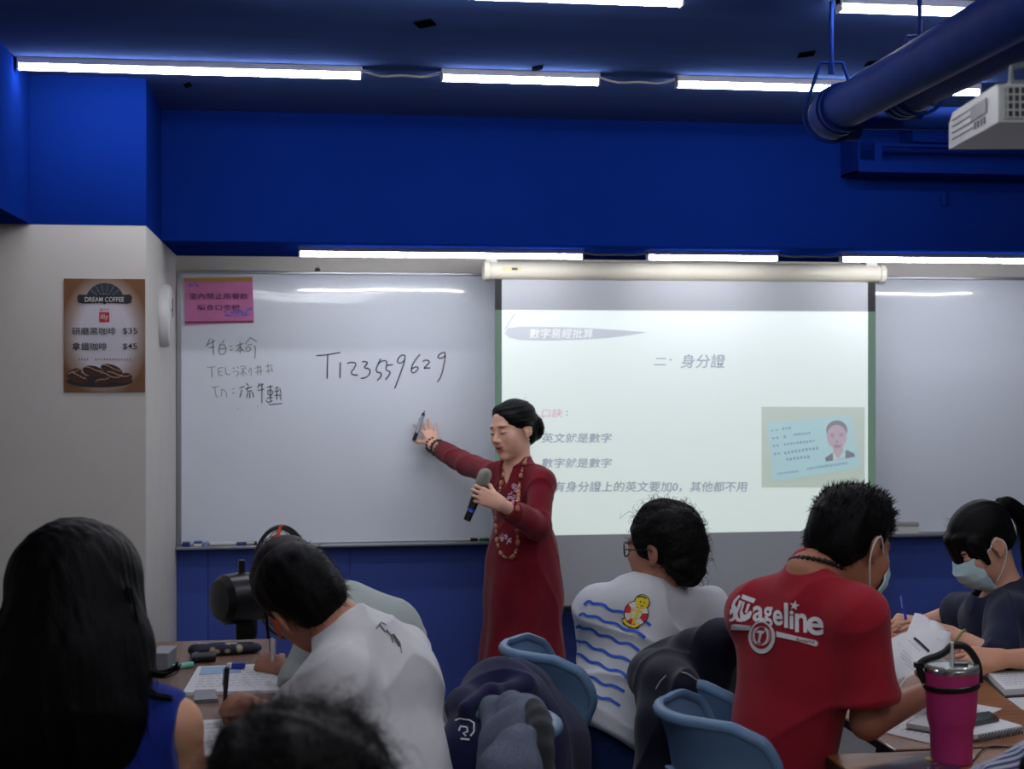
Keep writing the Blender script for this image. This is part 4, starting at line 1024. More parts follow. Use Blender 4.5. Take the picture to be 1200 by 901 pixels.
# ------------------------------------------------------------------ the teacher
J = dict(neck=W(607, 545, 6.24), shL=W(635, 563, 6.12), shR=W(581, 556, 6.30), pelvis=W(615, 662, 6.22), elL=W(630, 617, 6.0), wrL=W(586, 590, 5.83), elR=W(547, 544, 6.52), wrR=W(510, 523, 6.76))
for s, m in (('L', 1), ('R', -1)):
    J['hip' + s] = J['pelvis'] + RV * .05 * m - UP * .05; J['kn' + s] = J['hip' + s] * 1 + RV * .02 * m; J['kn' + s][2] = .44; J['an' + s] = J['kn' + s] - FV * .01; J['an' + s][2] = .085; J['to' + s] = J['an' + s] + CV(-.07, -.13, -.05)
H = Head(W(602.0, 503, 6.22), rotm(131, 8, 5), 1.0)
S = body(J, H, True, .0031, .043)
dL = unit(W(562, 574, 5.76) - J['wrL'])
MICA = W(547, 610, 5.845); MICB = W(571, 550, 5.875); micd = unit(MICB - MICA)
hn = unit(-FV * .85 - RV * .15 + UP * .1)
dh = unit(W(566, 577, 5.80) - J['wrL'])
gd = unit(np.cross(micd, np.cross(CV(-.94, -.05, .35), micd))); fingers(S, J['wrL'], gd, unit(CV(.25, -.95, .05)), True, ((30, 78, 60), (32, 80, 60), (34, 82, 60), (36, 82, 60)), .86, 3, ((.55, .55, -.55), (.8, .2, -.5)))
fingers(S, J['wrR'], unit(W(501, 500, 6.82) - J['wrR']), unit(CV(.25, -.9, .15)), False, ((6, 14, 10), (4, 8, 6), (4, 8, 6), (6, 10, 8)), .86, 13, ((.35, .9, -.05), (.6, .75, -.05)))
PT = solid_obj('person', S, M_skin, None, lambda V: H.tint(V, skin=np.array(lin((222, 172, 148)))))
tag(PT, 'person in a long wine red dress reaching to the whiteboard, holding a microphone', 'person')
# dress
D = Solid(.0042); lat, up, f = frame_of(J)
D.cap(J['neck'] - up * .03, J['neck'] + up * .012, .078, .058, .02)
torso_cloth(D, J, .011, hem=W(614, 650, 6.22), wide=.98, q=1.42, low=.95)
wst = W(614, 640, 6.22); hem = np.array([wst[0], wst[1], .09]); hem = hem + RV * -.005
D.cap(wst, hem, .128, .215, .06, n=f, q=1.08, flat=(0, 1)); D.cap(J['pelvis'] + RV * -.01, J['pelvis'] - UP * .12, .15, .16, .05, n=f, q=1.1)
D.chain([J['shR'], J['elR'], J['elR'] + (J['wrR'] - J['elR']) * .74], [.050, .048, .044], .008, flat=(0, 1)); D.pr[-2] = D.pr[-2][:3] + (D.pr[-2][3][:6] + ((0, 0),),) + D.pr[-2][4:]
D.chain([J['shL'], J['elL'], J['elL'] + (J['wrL'] - J['elL']) * .80], [.050, .054, .043], .008, flat=(0, 1)); D.pr[-2] = D.pr[-2][:3] + (D.pr[-2][3][:6] + ((0, 0),),) + D.pr[-2][4:]
D.cap(J['neck'] + up * .10, J['neck'] - up * .02, .048, .047, .006, op=-1)
D.cap(J['neck'] + f * .035 + up * .03, J['neck'] + f * .125 - up * .10, .05, .004, .008, op=-1)
axc = wst
def fdisp(P):
    a = np.arctan2((P - axc) @ f, (P - axc) @ lat); g = np.clip((wst[2] - P[:, 2]) / .8, 0, 1)
    return g * .020 * np.sin(a * 7 + .8 * np.sin(P[:, 2] * 5)) + crease(P, .0045, (5, 5, 4), 5) * (1 - .2 * g)
D.disp = fdisp; D.dmax = .02
DR = solid_obj('dress', D, M_wine, PT); DR['label'] = 'wine red long sleeved dress'
shoes(J, M_shoe, PT)
# hair
S = Solid(.003)
H.E(S, (0, -.014, .043), (.081, .098, .080), .01); H.E(S, (0, -.055, -.025), (.06, .05, .055), .03)
H.C(S, (.03, .046, .084), (-.05, .042, .048), .012, .014, .03); H.C(S, (-.05, .046, .046), (-.069, -.02, .004), .014, .016, .02)
H.E(S, (.036, .166, -.046), (.145, .144, .148), .022, -1); H.E(S, (0, .02, -.1), (.08, .09, .06), .01, -1)
for m in (-1, 1): H.E(S, (m * .088, -.002, -.02), (.026, .021, .03), .006, -1)
H.E(S, (-.015, -.095, -.008), (.05, .036, .056), .012)
S.disp = lambda P: .0016 * snoise(H.loc(P), (6, 3, 60), 2); S.dmax = .003
hr = solid_obj('hair', S, M_hair, PT)
hr['label'] = 'black hair swept back into a low bun'
add_strands(hr, wisps(MB(), hr, 130, .03, .0006, -UP * .2, .5, .05, seed=3, out=.25))
# necklace, embroidery, ear stud
tr = bvh(DR); vd = unit(W(600, 590, 6.1) - np.array([0, 0, CAMH]))
NL = [(617, 536), (613, 546), (610, 558), (608, 572), (606.5, 588), (606, 604), (606.5, 622), (607, 638), (603, 650), (597, 655), (589, 652), (583.5, 642), (581, 626), (580, 606), (582, 590), (585, 576), (588, 562), (590, 550)]
P = smooth_path(drape_pts(tr, [W(x, y, 6.1) for x, y in NL], vd, .012), 2)
NK = MB().tube(P, .0022, 6).build('necklace', M_bead, PT, True); NK['label'] = 'long necklace of amber and dark beads'
M_amber = mat('amber_beads', (172, 112, 80), 0.35); M_pearl = mat('pale_beads', (206, 180, 160), .35)
mbA = MB(); mbB = MB(); dd = [0.0]
for i in range(1, len(P)): dd.append(dd[-1] + np.linalg.norm(P[i] - P[i - 1]))
s = 0.0; k = 0
while s < dd[-1]:
    i = min(np.searchsorted(dd, s, 'right'), len(P) - 1); c = P[i - 1] + (P[i] - P[i - 1]) * (s - dd[i - 1]) / max(dd[i] - dd[i - 1], 1e-9); t = unit(P[i] - P[i - 1]); k += 1
    if k % 4 == 0: mbA.lathe(c - t * .012, [(.003, 0), (.008, .005), (.0085, .012), (.008, .019), (.003, .024)], 8, t); s += .03
    else: (mbB if k % 4 == 2 else mbA).lathe(c - t * .004, [(.002, 0), (.005, .003), (.005, .006), (.002, .009)], 8, t); s += .011
mbA.build('amber_beads', M_amber, NK, True); mbB.build('pale_beads', M_pearl, NK, True)
mb = []; cen = [(597, 586, 8), (592, 589, 6), (601, 579, 6), (600, 590, 8), (598, 595, 4), (606, 574, 3.5), (603, 570, 3), (592, 628, 4), (588, 632, 4), (597, 634, 4)]
o_ = W(580, 640, 6.1); ex_ = W(620, 640, 6.1) - o_; ey_ = W(580, 560, 6.1) - o_; r_ = np.random.default_rng(4)
for (cx, cy, rr) in cen:
    for i in range(14):
        a = r_.uniform(0, 6.28); q = rr * r_.uniform(.1, 1); x = (cx + q * math.cos(a) - 580) / 40; y = (640 - cy - q * math.sin(a)) / 80; sz = r_.uniform(.5, 1.1)
        mb.append([(x + sz / 40 * math.cos(t), y + sz / 80 * math.sin(t)) for t in np.linspace(0, 6.28, 7)[:-1]])
decal('embroidery', mb, o_, ex_, ey_, vd, DR, mat('white_thread', (206, 176, 196), .7), PT, .004, .01, tr)['label'] = 'pale flower embroidery'
o = MB().lathe(H.p(-.079, 0, -.045), [(.002, 0), (.004, .002), (.004, .005), (.002, .007)], 10, H.R[:, 0] * -1).build('ear_stud', M_pearl, PT, True)
# bracelets on the raised wrist
for i, (u, r) in enumerate(((.10, .031), (-.06, .034), (-.22, .037))):
    c = J['wrR'] + (J['wrR'] - J['elR']) * (u - .02); ax = unit(J['wrR'] - J['elR']); x = unit(np.cross(ax, UP)); y = np.cross(ax, x)
    beads('bracelet', [c + r * (math.cos(a) * x + math.sin(a) * y) for a in np.linspace(0, 2 * math.pi, 25)], .007, M_bead if i != 1 else mat('brown_beads', (58, 44, 38), .4), PT)
# microphone
MC = thing('microphone', MICA, 'black wireless microphone with a grey mesh head in the teacher\'s hand', 'microphone')
Lm = np.linalg.norm(MICB - MICA); q = lambda u: MICA + micd * Lm * u
M_blk = mat('mic_black', (16, 16, 18), .4)
MB().lathe(MICA, [(.013, 0), (.0145, .006), (.0145, .035)], 20, micd).build('battery_end', M_blk, MC, True)
MB().lathe(MICA + micd * .035, [(.0155, 0), (.0155, .012)], 20, micd).build('blue_band', mat('mic_blue', (30, 80, 190), .4), MC, True)
MB().lathe(MICA + micd * .047, [(.0165, 0), (.018, .03), (.0195, Lm - .047 - .068)], 20, micd).build('handle', M_blk, MC, True)
MB().lathe(MICB - micd * .068, [(.02, 0), (.0255, .008), (.0265, .02), (.027, .04), (.0245, .055), (.017, .066), (.004, .071)], 24, micd).build('mesh_head', mat('mic_mesh', (150, 150, 140), .45, .5, bump=.8, bscale=500), MC, True)
# board marker
ma, mb_ = W(485, 516, 6.765), W(497.5, 481.5, 6.80); md = unit(mb_ - ma); Lk = np.linalg.norm(mb_ - ma)
MK = thing('board_marker', ma, 'black board marker with a pale label in the hand raised to the whiteboard', 'marker')
MB().lathe(ma, [(.008, 0), (.0092, .004), (.0092, .035)], 16, md).build('cap', M_blk, MK, True)
MB().lathe(ma + md * .035, [(.0086, 0), (.0086, Lk - .06)], 16, md).build('barrel', mat('marker_label', (140, 150, 165), .4), MK, True)
MB().lathe(ma + md * (Lk - .026), [(.0084, 0), (.0075, .012), (.003, .018), (.0025, .026)], 16, md).build('tip', M_blk, MK, True)

# ------------------------------------------------------------------ woman with the wave print shirt
J = dict(neck=W(769, 690, 4.2), shL=W(704, 709, 4.14), shR=W(830, 714, 4.30), pelvis=W(714, 882, 4.12), elL=W(708, 800, 4.34), wrL=W(725, 778, 4.55), elR=W(838, 800, 4.36), wrR=W(806, 790, 4.58))
legs_of(J, -35); H = Head(W(777, 642, 4.2), rotm(56, 4, -2), .98)
S = body(J, H, True, .0036, .046)
fingers(S, J['wrL'], CV(.2, .9, -.1), UP, True, REL, .85); fingers(S, J['wrR'], CV(-.2, .9, -.1), UP, False, REL, .85)
PW = solid_obj('person', S, M_skin, None, lambda V: H.tint(V, skin=np.array(lin((176, 122, 98))), shut=False))
tag(PW, 'person with curly black hair in a white shirt printed with blue waves', 'person')
lat, up, f = frame_of(J)
D = Solid(.005); torso_cloth(D, J, .018, hem=W(709, 872, 4.1), wide=.98, q=1.3, low=1.12)
for s in 'LR': sleeve(D, J, s, .72, .012)
D.cap(J['neck'] + up * .10 + f * .02, J['neck'] - up * .022 + f * .02, .058, .056, .008, op=-1)
D.disp = lambda P: crease(P, .011, (3.6, 3.6, 4.6), 8); D.dmax = .012
SH = solid_obj('shirt', D, M_wht2, PW)
ring = [J['neck'] - up * .012 + f * .02 + .058 * (math.cos(a) * lat + math.sin(a) * f) + up * .012 * math.cos(a) ** 2 for a in np.linspace(0, 2 * math.pi, 33)[:-1]]
MB().tube(ring, .006, 8, closed=True).build('collar', M_wht2, SH, True)
trousers(J, M_jean, PW); shoes(J, M_shoe, PW)
# printed waves and anchor
o_ = W(650, 830, 4.0); ex_ = (W(800, 830, 4.0) - o_) / 901; ey_ = (W(650, 680, 4.0) - o_) / 901; vd = unit(W(725, 755, 4.0) - np.array([0, 0, CAMH])); tr = bvh(SH)
fl = lambda L: [(x, 901 - y) for x, y in L]
waves = [[(205,170),(222,150),(245,140),(262,160),(300,160),(345,165),(375,200),(410,212),(450,212),(482,220)],[(640,285),(680,315)],
 [(170,245),(200,225),(222,250),(270,250),(305,255),(345,292),(400,295),(440,305),(480,345),(530,352),(580,360),(638,405)],
 [(145,330),(168,312),(195,335),(240,332),(275,345),(310,385),(370,385),(410,405),(450,445),(510,440),(540,450),(597,497)],
 [(140,395),(152,425),(185,432),(220,430),(265,480),(300,488),(340,490),(385,530),(430,542),(480,540),(555,592)],
 [(98,485),(125,520),(175,522),(210,545),(250,582),(310,582),(350,620),(385,640),(430,635),(470,650),(520,690)],
 [(215,680),(270,682),(300,705),(345,742),(400,738),(440,755),(490,785)],[(205,778),(245,778),(290,815),(330,838),(380,832),(420,860),(458,885)],[(250,850),(298,870)]]
M_wave = mat('blue_print', (36, 88, 198), .7)
for wv in waves:
    P2 = smooth_path([np.array(p) for p in fl(wv)], 2); decal('wave_print', ribbon(P2, 20), o_, ex_, ey_, vd, SH, M_wave, SH, .003, .015, tr)
def circ(cx, cy, rx, ry, n=24, a0=0, a1=2 * math.pi): return [(cx + rx * math.cos(a), cy + ry * math.sin(a)) for a in np.linspace(a0, a1, n, endpoint=(a1 - a0) < 6.2)]
def sector(cx, cy, r0, r1, a0, a1, n=6): return circ(cx, cy, r1, r1, n, a0, a1) + circ(cx, cy, r0, r0, n, a0, a1)[::-1]
M_y = mat('yellow_print', (224, 196, 40), .7); M_k = mat('black_print', (24, 22, 24), .7); M_r = mat('red_print', (196, 36, 44), .7)
def an(name, polys, m, off): decal(name, [fl(p) for p in polys], o_, ex_, ey_, vd, SH, m, SH, off, .012, tr)
an('anchor_outline', [circ(575, 228, 92, 92), circ(618, 148, 58, 58), [(470,262),(505,255),(520,300),(570,312),(600,285),(612,300),(592,340),(530,335),(480,305)]], M_k, .0032)
an('life_ring', [sector(575, 228, 42, 85, a, a + .8) for a in (0.1, 1.65, 3.2, 4.75)], M_r, .0038)
an('ring_white', [sector(575, 228, 42, 85, a + .8, a + 1.55) for a in (0.1, 1.65, 3.2, 4.75)] + [circ(575, 228, 40, 40)], M_print, .0038)
an('anchor_head', [circ(618, 148, 50, 50)], M_y, .0044)
an('anchor_shank', ribbon([(600, 190), (572, 255), (555, 300)], 22) + ribbon([(535, 200), (620, 222)], 14) + ribbon(smooth_path([np.array(p) for p in ((480,270),(500,300),(535,320),(570,325),(595,305))]), 20) + [[(474,285),(486,262),(508,282)], [(578,298),(602,300),(598,322)]] + ribbon(smooth_path([np.array(p) for p in ((540,215),(530,250),(560,270),(548,305))]), 12), M_y, .0044)
an('anchor_mark', [circ(606, 146, 5, 7), circ(632, 152, 5, 7)] + ribbon([(585, 118), (600, 108), (630, 112), (650, 124)], 10) + ribbon([(602, 172), (614, 178), (626, 174)], 5), M_k, .005)
# hair
S = Solid(.0035)
H.E(S, (0, -.02, .042), (.092, .104, .092), .01); H.E(S, (0, -.06, -.02), (.075, .06, .07), .03); H.E(S, (0, .165, -.05), (.13, .125, .15), .01, -1)
for m in (-1, 1): H.E(S, (m * .092, .004, -.022), (.03, .024, .036), .008, -1)
S.ell(W(800, 655, 4.19), (.052, .05, .055), None, .03); S.ell(W(806, 670, 4.18), (.04, .04, .04), None, .02); S.ell(W(797, 672, 4.18), (.035, .035, .04), None, .02)
S.disp = lambda P: .006 * snoise(P, (9, 9, 9), 3) + .003 * snoise(P, (24, 24, 24), 6); S.dmax = .012
hr = solid_obj('hair', S, M_hairc, PW)
add_strands(hr, wisps(MB(), hr, 1100, .022, .0011, CV(0, 0, .05), .8, .35, seed=5, out=.5)); add_strands(hr, wisps(MB(), hr, 60, .045, .0010, -UP * .1, .6, .5, seed=8, out=.8, seg=9))
# glasses
GL = None; mb = MB()
for m in (-1, 1):
    c = (m * .034, .103, .0); mb = MB(); mb.tube([H.p(c[0] + .025 * math.cos(a), c[1] - .012 * abs(math.cos(a)) * (1 if m * math.cos(a) > 0 else .2), c[2] + .02 * math.sin(a)) for a in np.linspace(0, 2 * math.pi, 25)[:-1]], .0022, 8, closed=True)
    if GL is None: GL = mb.build('glasses', M_dark, PW, True)
    else: mb.build('rim', M_dark, GL, True)
    MB().tube([H.p(m * .059, .092, .004), H.p(m * .078, .05, .006), H.p(m * .083, -.005, .006), H.p(m * .08, -.025, -.012)], .0018, 8).build('temple', M_dark, GL, True)
MB().tube([H.p(-.01, .104, .004), H.p(0, .108, .007), H.p(.01, .104, .004)], .0018, 8).build('bridge', M_dark, GL, True)

# ------------------------------------------------------------------ man in the red shirt
J = dict(neck=W(950, 676, 3.5), shL=W(884, 714, 3.6), shR=W(1007, 722, 3.40), pelvis=W(906, 950, 3.5), elL=W(965, 800, 3.86), wrL=W(1016, 768, 4.02), elR=W(1017, 846, 3.40), wrR=W(1098, 806, 3.62))
legs_of(J, -50); H = Head(W(995, 636, 3.55), rotm(-50, 22, 0), 1.06)
S = body(J, H, False, .0034, .046)
fingers(S, J['wrL'], unit(W(1046, 745, 4.05) - J['wrL']), CV(-.3, -.7, .5), True, ((20, 30, 20), (24, 34, 20), (28, 36, 20), (30, 38, 20)), .95, 5, ((.7, .5, .4), (.9, .3, .2)))
fingers(S, J['wrR'], unit(W(1126, 780, 3.76) - J['wrR']), CV(.2, -.5, .8), False, ((25, 35, 20), (30, 40, 20), (34, 42, 20), (38, 44, 20)), .95, 5)
PR = solid_obj('person', S, M_skin, None, lambda V: H.tint(V, skin=np.array(lin((164, 110, 84))), shut=False))
tag(PR, 'person with spiky black hair in a red printed shirt and a face mask', 'person')
lat, up, f = frame_of(J)
D = Solid(.0048); torso_cloth(D, J, .014, wide=1.0, q=1.35, low=1.0)
for s in 'LR': sleeve(D, J, s, .80, .012, .056, .062)
D.cap(J['neck'] - up * .06 + f * .01, J['neck'] + up * .002 + f * .018, .088, .066, .02); D.cap(J['neck'] + (H.c - J['neck']) * .9 - f * .01, J['neck'] + f * .022 + up * .010, .105, .056, .006, op=-1)
D.disp = lambda P: crease(P, .009, (3.2, 3.2, 4.2), 21); D.dmax = .012
SH = solid_obj('shirt', D, M_red, PR)
for s in 'LR':
    a = J['sh' + s]; b = J['el' + s]; ax = unit(b - a); c = a + (b - a) * .755; x = unit(np.cross(ax, UP)); y = np.cross(ax, x)
    MB().tube([c + .0735 * (math.cos(t) * x + math.sin(t) * y) for t in np.linspace(0, 2 * math.pi, 33)[:-1]], .0035, 6, closed=True).build('cuff_seam', M_red, SH, True)
trousers(J, M_dtrs, PR); shoes(J, M_shoe, PR)
# print on the back
o_ = W(840, 785, 3.4); ex_ = (W(980, 785, 3.4) - o_) / 1200; ey_ = (W(840, 680, 3.4) - o_) / 900; vd = unit(W(920, 735, 3.4) - np.array([0, 0, CAMH])); tr = bvh(SH)
fl = lambda L: [(x, 900 - y) for x, y in L]
def put(name, polys, m, off): return decal(name, [fl(p) for p in polys], o_, ex_, ey_, vd, SH, m, SH, off, .015, tr)
def letter(ch, x0, y0, x1, y1, slope=.168, bold=.02):
    P = text_polys(ch, x0, y1, x1, y0, bold); return [[(x, y + (x - x0) * slope) for x, y in p] for p in P]
put('print_letter', [[(205,135),(222,150),(170,215),(165,240),(195,290),(190,350),(160,400),(128,412),(108,405),(118,375),(135,385),(152,350),(130,290),(128,250),(150,190)], [(112,290),(130,275),(140,300),(128,340),(112,335)]], M_print, .003)
put('print_letter', [[(245,130),(388,182),(365,225),(232,175)], [(212,190),(245,200),(195,330),(210,380),(262,390),(250,420),(190,412),(165,370),(170,320)], [(250,205),(272,210),(245,300),(262,345),(300,330),(330,300),(352,318),(330,380),(270,415),(225,380),(218,320)], [(300,225),(330,232),(295,325),(272,320)]], M_print, .003)
for ch, x0, y0, x1, y1 in (('a', 358, 248, 475, 415), ('g', 472, 262, 568, 468), ('e', 572, 296, 668, 452), ('l', 684, 225, 722, 478), ('i', 736, 300, 776, 490), ('n', 790, 328, 910, 520), ('e', 905, 362, 1080, 545)):
    put('print_letter', letter(ch, x0, y0, x1, y1, .06, .022), M_print, .003)
put('print_star', [[(785 + (52 if i % 2 == 0 else 22) * math.sin(i * math.pi / 5 + .2), 252 - (52 if i % 2 == 0 else 22) * math.cos(i * math.pi / 5 + .2)) for i in range(10)]], M_print, .003)
put('print_bar', [[(130,440),(345,452),(335,500),(126,490)]], M_print, .003)
put('print_bar', [[(602,512),(800,560),(1000,604),(1020,625),(1015,648),(995,662),(800,608),(606,566)]], M_print, .003)
M_redp = mat('red_ink', (150, 22, 34), .8)
put('bar_script', text_polys('Romance', 800, 640, 985, 572, .01, .3)and [[(x, y + (x - 800) * .12 - 8) for x, y in p] for p in text_polys('Romance', 800, 622, 985, 582, .01, .3)], M_redp, .0036)
put('print_badge', [[(455 + 138 * math.cos(a), 565 + (175 if math.sin(a) > 0 else 150) * math.sin(a)) for a in np.linspace(0, 2 * math.pi, 32)[:-1]]], M_print, .0034)
put('badge_ring', [circ(452, 558, 108, 134, 32)], M_redp, .004); put('badge_line', [sector(452, 558, 92, 98, a, a + .8) for a in np.arange(0, 6.2, .7854)], M_print, .0046)
put('badge_d', [[(452 + (82 if j == 0 else 62) * math.cos(a), 558 + (100 if j == 0 else 84) * math.sin(a)) for j, aa in ((0, np.linspace(b, b + 1.15, 6)), (1, np.linspace(b + 1.15, b, 6))) for a in aa] for b in (-.95, .2, 2.2, 3.3)], M_print, .0046)
put('badge_t', [[(405,520),(430,500),(495,510),(480,535),(420,530)], [(440,520),(470,525),(445,620),(462,632),(412,630),(425,615)]], M_print, .005)
# hair
S = Solid(.003)
H.E(S, (0, -.012, .042), (.081, .098, .082), .01); H.E(S, (0, -.05, -.015), (.068, .055, .06), .03); H.E(S, (0, .03, .085), (.06, .06, .045), .03)
H.E(S, (0, .175, -.035), (.14, .135, .125), .01, -1)
for m in (-1, 1): H.E(S, (m * .088, .0, -.012), (.03, .025, .036), .008, -1)
H.E(S, (0, .0, -.12), (.1, .1, .065), .01, -1)
S.disp = lambda P: .003 * snoise(H.loc(P), (14, 14, 9), 12) + .0015 * snoise(H.loc(P), (40, 40, 15), 13); S.dmax = .006
hr = solid_obj('hair', S, M_hair, PR)
add_strands(hr, wisps(MB(), hr, 1100, .018, .0019, lambda p: H.R @ np.array([0, .35, .35]), .35, 0, sel=lambda c: H.loc(c)[:, 2] > .04, seg=3, seed=6, out=.7))
add_strands(hr, wisps(MB(), hr, 900, .016, .0012, lambda p: H.R @ np.array([0, -.4, -.7]), .3, 0, sel=lambda c: H.loc(c)[:, 2] < .05, seg=3, seed=7, out=.3))
face_mask(H, PR, M_mask, M_strap)
c = J['neck'] + up * .024 + f * .022; beads('bead_necklace', [c + .064 * (math.cos(a) * lat + math.sin(a) * f) - up * .02 * math.sin(a) for a in np.linspace(0, 2 * math.pi, 41)], .0062, M_bead, PR)

# ------------------------------------------------------------------ woman with the ponytail and mask
J = dict(neck=W(1178, 692, 4.62), shL=W(1188, 726, 4.44), shR=W(1158, 712, 4.80), pelvis=W(1228, 832, 4.66), elL=W(1166, 772, 4.30), wrL=W(1116, 744, 4.38), elR=W(1116, 722, 4.96), wrR=W(1078, 731, 4.93))
legs_of(J, 95); H = Head(W(1151, 636, 4.60), rotm(103, 32, 0), 1.0)
S = body(J, H, True, .0034, .045)
tp, _, _, _ = fingers(S, J['wrR'], unit(W(1056, 727, 4.93) - J['wrR']), CV(.1, -.5, .85), False, PEN, .84)
fingers(S, J['wrL'], unit(W(1094, 738, 4.36) - J['wrL']), CV(.1, -.6, .8), True, REL, .84)
PM = solid_obj('person', S, M_skin, None, lambda V: H.tint(V, skin=np.array(lin((206, 154, 128)))))
tag(PM, 'person with a black ponytail, face mask and navy blouse writing with a blue pen', 'person')
lat, up, f = frame_of(J)
D = Solid(.0048); torso_cloth(D, J, .02, wide=1.02, q=1.25, low=1.05)
sleeve(D, J, 'L', 1.25, .012, .056, .05); sleeve(D, J, 'R', .95, .012, .056, .056)
D.cap(J['neck'] + up * .1 + f * .03, J['neck'] - up * .035 + f * .045, .058, .06, .008, op=-1)
D.disp = lambda P: crease(P, .012, (4, 4, 4.5), 33); D.dmax = .012
solid_obj('blouse', D, M_navy, PM); trousers(J, M_dtrs, PM); shoes(J, M_shoe, PM)
S = Solid(.003)
H.E(S, (0, -.014, .042), (.082, .1, .082), .01); H.E(S, (0, -.05, -.01), (.068, .05, .05), .03)
[H.C(S, (x_ * .8, .082 - 9 * x_ * x_, .062), (x_, .1 - 12 * x_ * x_, -.010 + .005 * math.sin(x_ * 190)), .013, .0045, .012) for x_ in np.linspace(-.055, .055, 12)]
for m in (-1, 1): H.C(S, (m * .07, .05, .04), (m * .074, .045, -.03), .02, .008, .02)
H.E(S, (0, .15, -.1), (.12, .13, .09), .01, -1)
for m in (-1, 1): H.E(S, (m * .09, -.006, -.016), (.03, .024, .032), .006, -1)
H.E(S, (0, -.02, -.105), (.1, .1, .05), .01, -1)
S.disp = lambda P: .0016 * snoise(H.loc(P), (40, 6, 6), 2); S.dmax = .004
hr = solid_obj('hair', S, M_hair, PM)
S = Solid(.0034)
TP = [H.p(0, -.098, .05), H.p(.01, -.128, .06), W(1191, 598, 4.64), W(1200, 612, 4.66), W(1206, 650, 4.68), W(1208, 690, 4.68)]
S.chain(smooth_path(TP, 1), np.interp(np.linspace(0, 1, len(smooth_path(TP, 1))), [0, .2, .5, .85, 1], [.016, .02, .026, .022, .006]), .012)
S.disp = lambda P: .002 * snoise(P, (30, 30, 4), 2); S.dmax = .004
solid_obj('ponytail', S, M_hair, hr)
MB().tube([H.p(.018 * math.cos(a), -.098 + .012 * math.sin(a), .056 + .014 * math.sin(a)) for a in np.linspace(0, 6.28, 17)[:-1]], .006, 8, closed=True).build('hair_tie', M_dark, hr, True)
add_strands(hr, wisps(MB(), hr, 200, .03, .0007, CV(0, 0, -.5), .4, .05, seed=9, out=.2))
face_mask(H, PM, M_mask, M_strap)
c = J['neck'] - up * .0 + f * .045; P = [c + .058 * (math.cos(a) * lat + math.sin(a) * f) - up * (.03 * max(0, math.sin(a))) for a in np.linspace(0, 2 * math.pi, 33)]
M_gold = mat('gold', (170, 140, 80), .35, .8); nk = MB().tube(P, .0016, 6).build('necklace', M_gold, PM, True)
MB().lathe(c + f * .06 - up * .045, [(.003, 0), (.007, .004), (.007, .008), (.003, .012)], 10, up).build('pendant', M_gold, nk, True)
ax = unit(J['wrL'] - J['elL']); x = unit(np.cross(ax, UP)); y = np.cross(ax, x); c = J['wrL'] - ax * .025
MB().tube([c + .029 * (math.cos(a) * x + math.sin(a) * y) for a in np.linspace(0, 6.28, 25)[:-1]], .004, 8, closed=True).build('bracelet', mat('jade', (150, 150, 96), .3), PM, True)
pen('blue_pen', W(1064, 741, 4.9), W(1057, 697, 4.93), mat('pen_blue', (36, 40, 170), .35), 'blue pen in the hand of the woman with the ponytail', 'pen', .0048)

# ------------------------------------------------------------------ man in the white shirt
J = dict(neck=W(404, 744, 3.46), shL=W(398, 792, 3.32), shR=W(462, 764, 3.60), pelvis=W(468, 985, 3.34), elL=W(348, 852, 3.36), wrL=W(288, 826, 3.63), elR=W(440, 840, 3.8), wrR=W(385, 835, 3.92))
legs_of(J, 60); H = Head(W(359, 702, 3.50), rotm(22, 25, -34), 1.08)
S = body(J, H, False, .0034, .054)
fingers(S, J['wrL'], unit(W(256, 824, 3.74) - J['wrL']), CV(.0, -.6, .8), True, PEN, .96, 5, ((.8, .45, -.25), (.9, .1, -.3)))
fingers(S, J['wrR'], CV(-.8, .4, -.1), UP, False, REL, .95)
PB = solid_obj('person', S, M_skin, None, lambda V: H.tint(V, skin=np.array(lin((178, 122, 96))), shut=False))
tag(PB, 'person with short black hair in a white shirt bending over the left desk to write', 'person')
lat, up, f = frame_of(J)
D = Solid(.0048); torso_cloth(D, J, .02, wide=1.08, q=1.15, low=1.05)
sleeve(D, J, 'L', .95, .014, .06, .066); sleeve(D, J, 'R', .8, .014, .06, .064)
D.cap(J['neck'] + (H.c - J['neck']) * .8, J['neck'] - up * .015, .062, .066, .008, op=-1)
D.cap(W(425, 755, 3.44), W(460, 790, 3.48), .075, .10, .06); D.disp = lambda P: crease(P, .012, (3.4, 3.4, 4.6), 44); D.dmax = .014
SH = solid_obj('shirt', D, M_wht, PB); trousers(J, M_dtrs, PB); shoes(J, M_shoe, PB)
c = J['neck'] + unit(H.c - J['neck']) * .012; ax = unit(H.c - J['neck']); x = unit(np.cross(ax, f)); y = np.cross(ax, x)
MB().tube([c + .066 * (math.cos(t) * x + math.sin(t) * y) for t in np.linspace(0, 2 * math.pi, 33)[:-1]], .007, 8, closed=True).build('collar', M_wht, SH, True)
# small print
o_ = W(435, 775, 3.4); ex_ = (W(485, 775, 3.4) - o_) / 50; ey_ = (W(435, 725, 3.4) - o_) / 50; vd = unit(W(455, 750, 3.4) - np.array([0, 0, CAMH])); tr = bvh(SH)
ff = lambda L: [(x - 435, 775 - y) for x, y in L]
pr = ribbon(ff([(440, 738), (446, 730), (452, 733)]), 1.0) + ribbon(ff([(444, 732), (450, 740), (454, 741)]), 1.2) + ribbon(ff([(452, 738), (458, 746), (460, 754)]), 1.0) + ribbon(ff([(462, 746), (468, 754), (470, 766)]), .9)
for i in range(7): pr.append(ff([(458 + i * 1.3, 744 + i * 2.1), (462 + i * 1.1, 743.5 + i * 2.1), (462 + i * 1.1, 745 + i * 2.1), (458 + i * 1.3, 745.6 + i * 2.1)]))
decal('shirt_print', pr, o_, ex_, ey_, vd, SH, M_k, SH, .003, .012, tr)
S = Solid(.003)
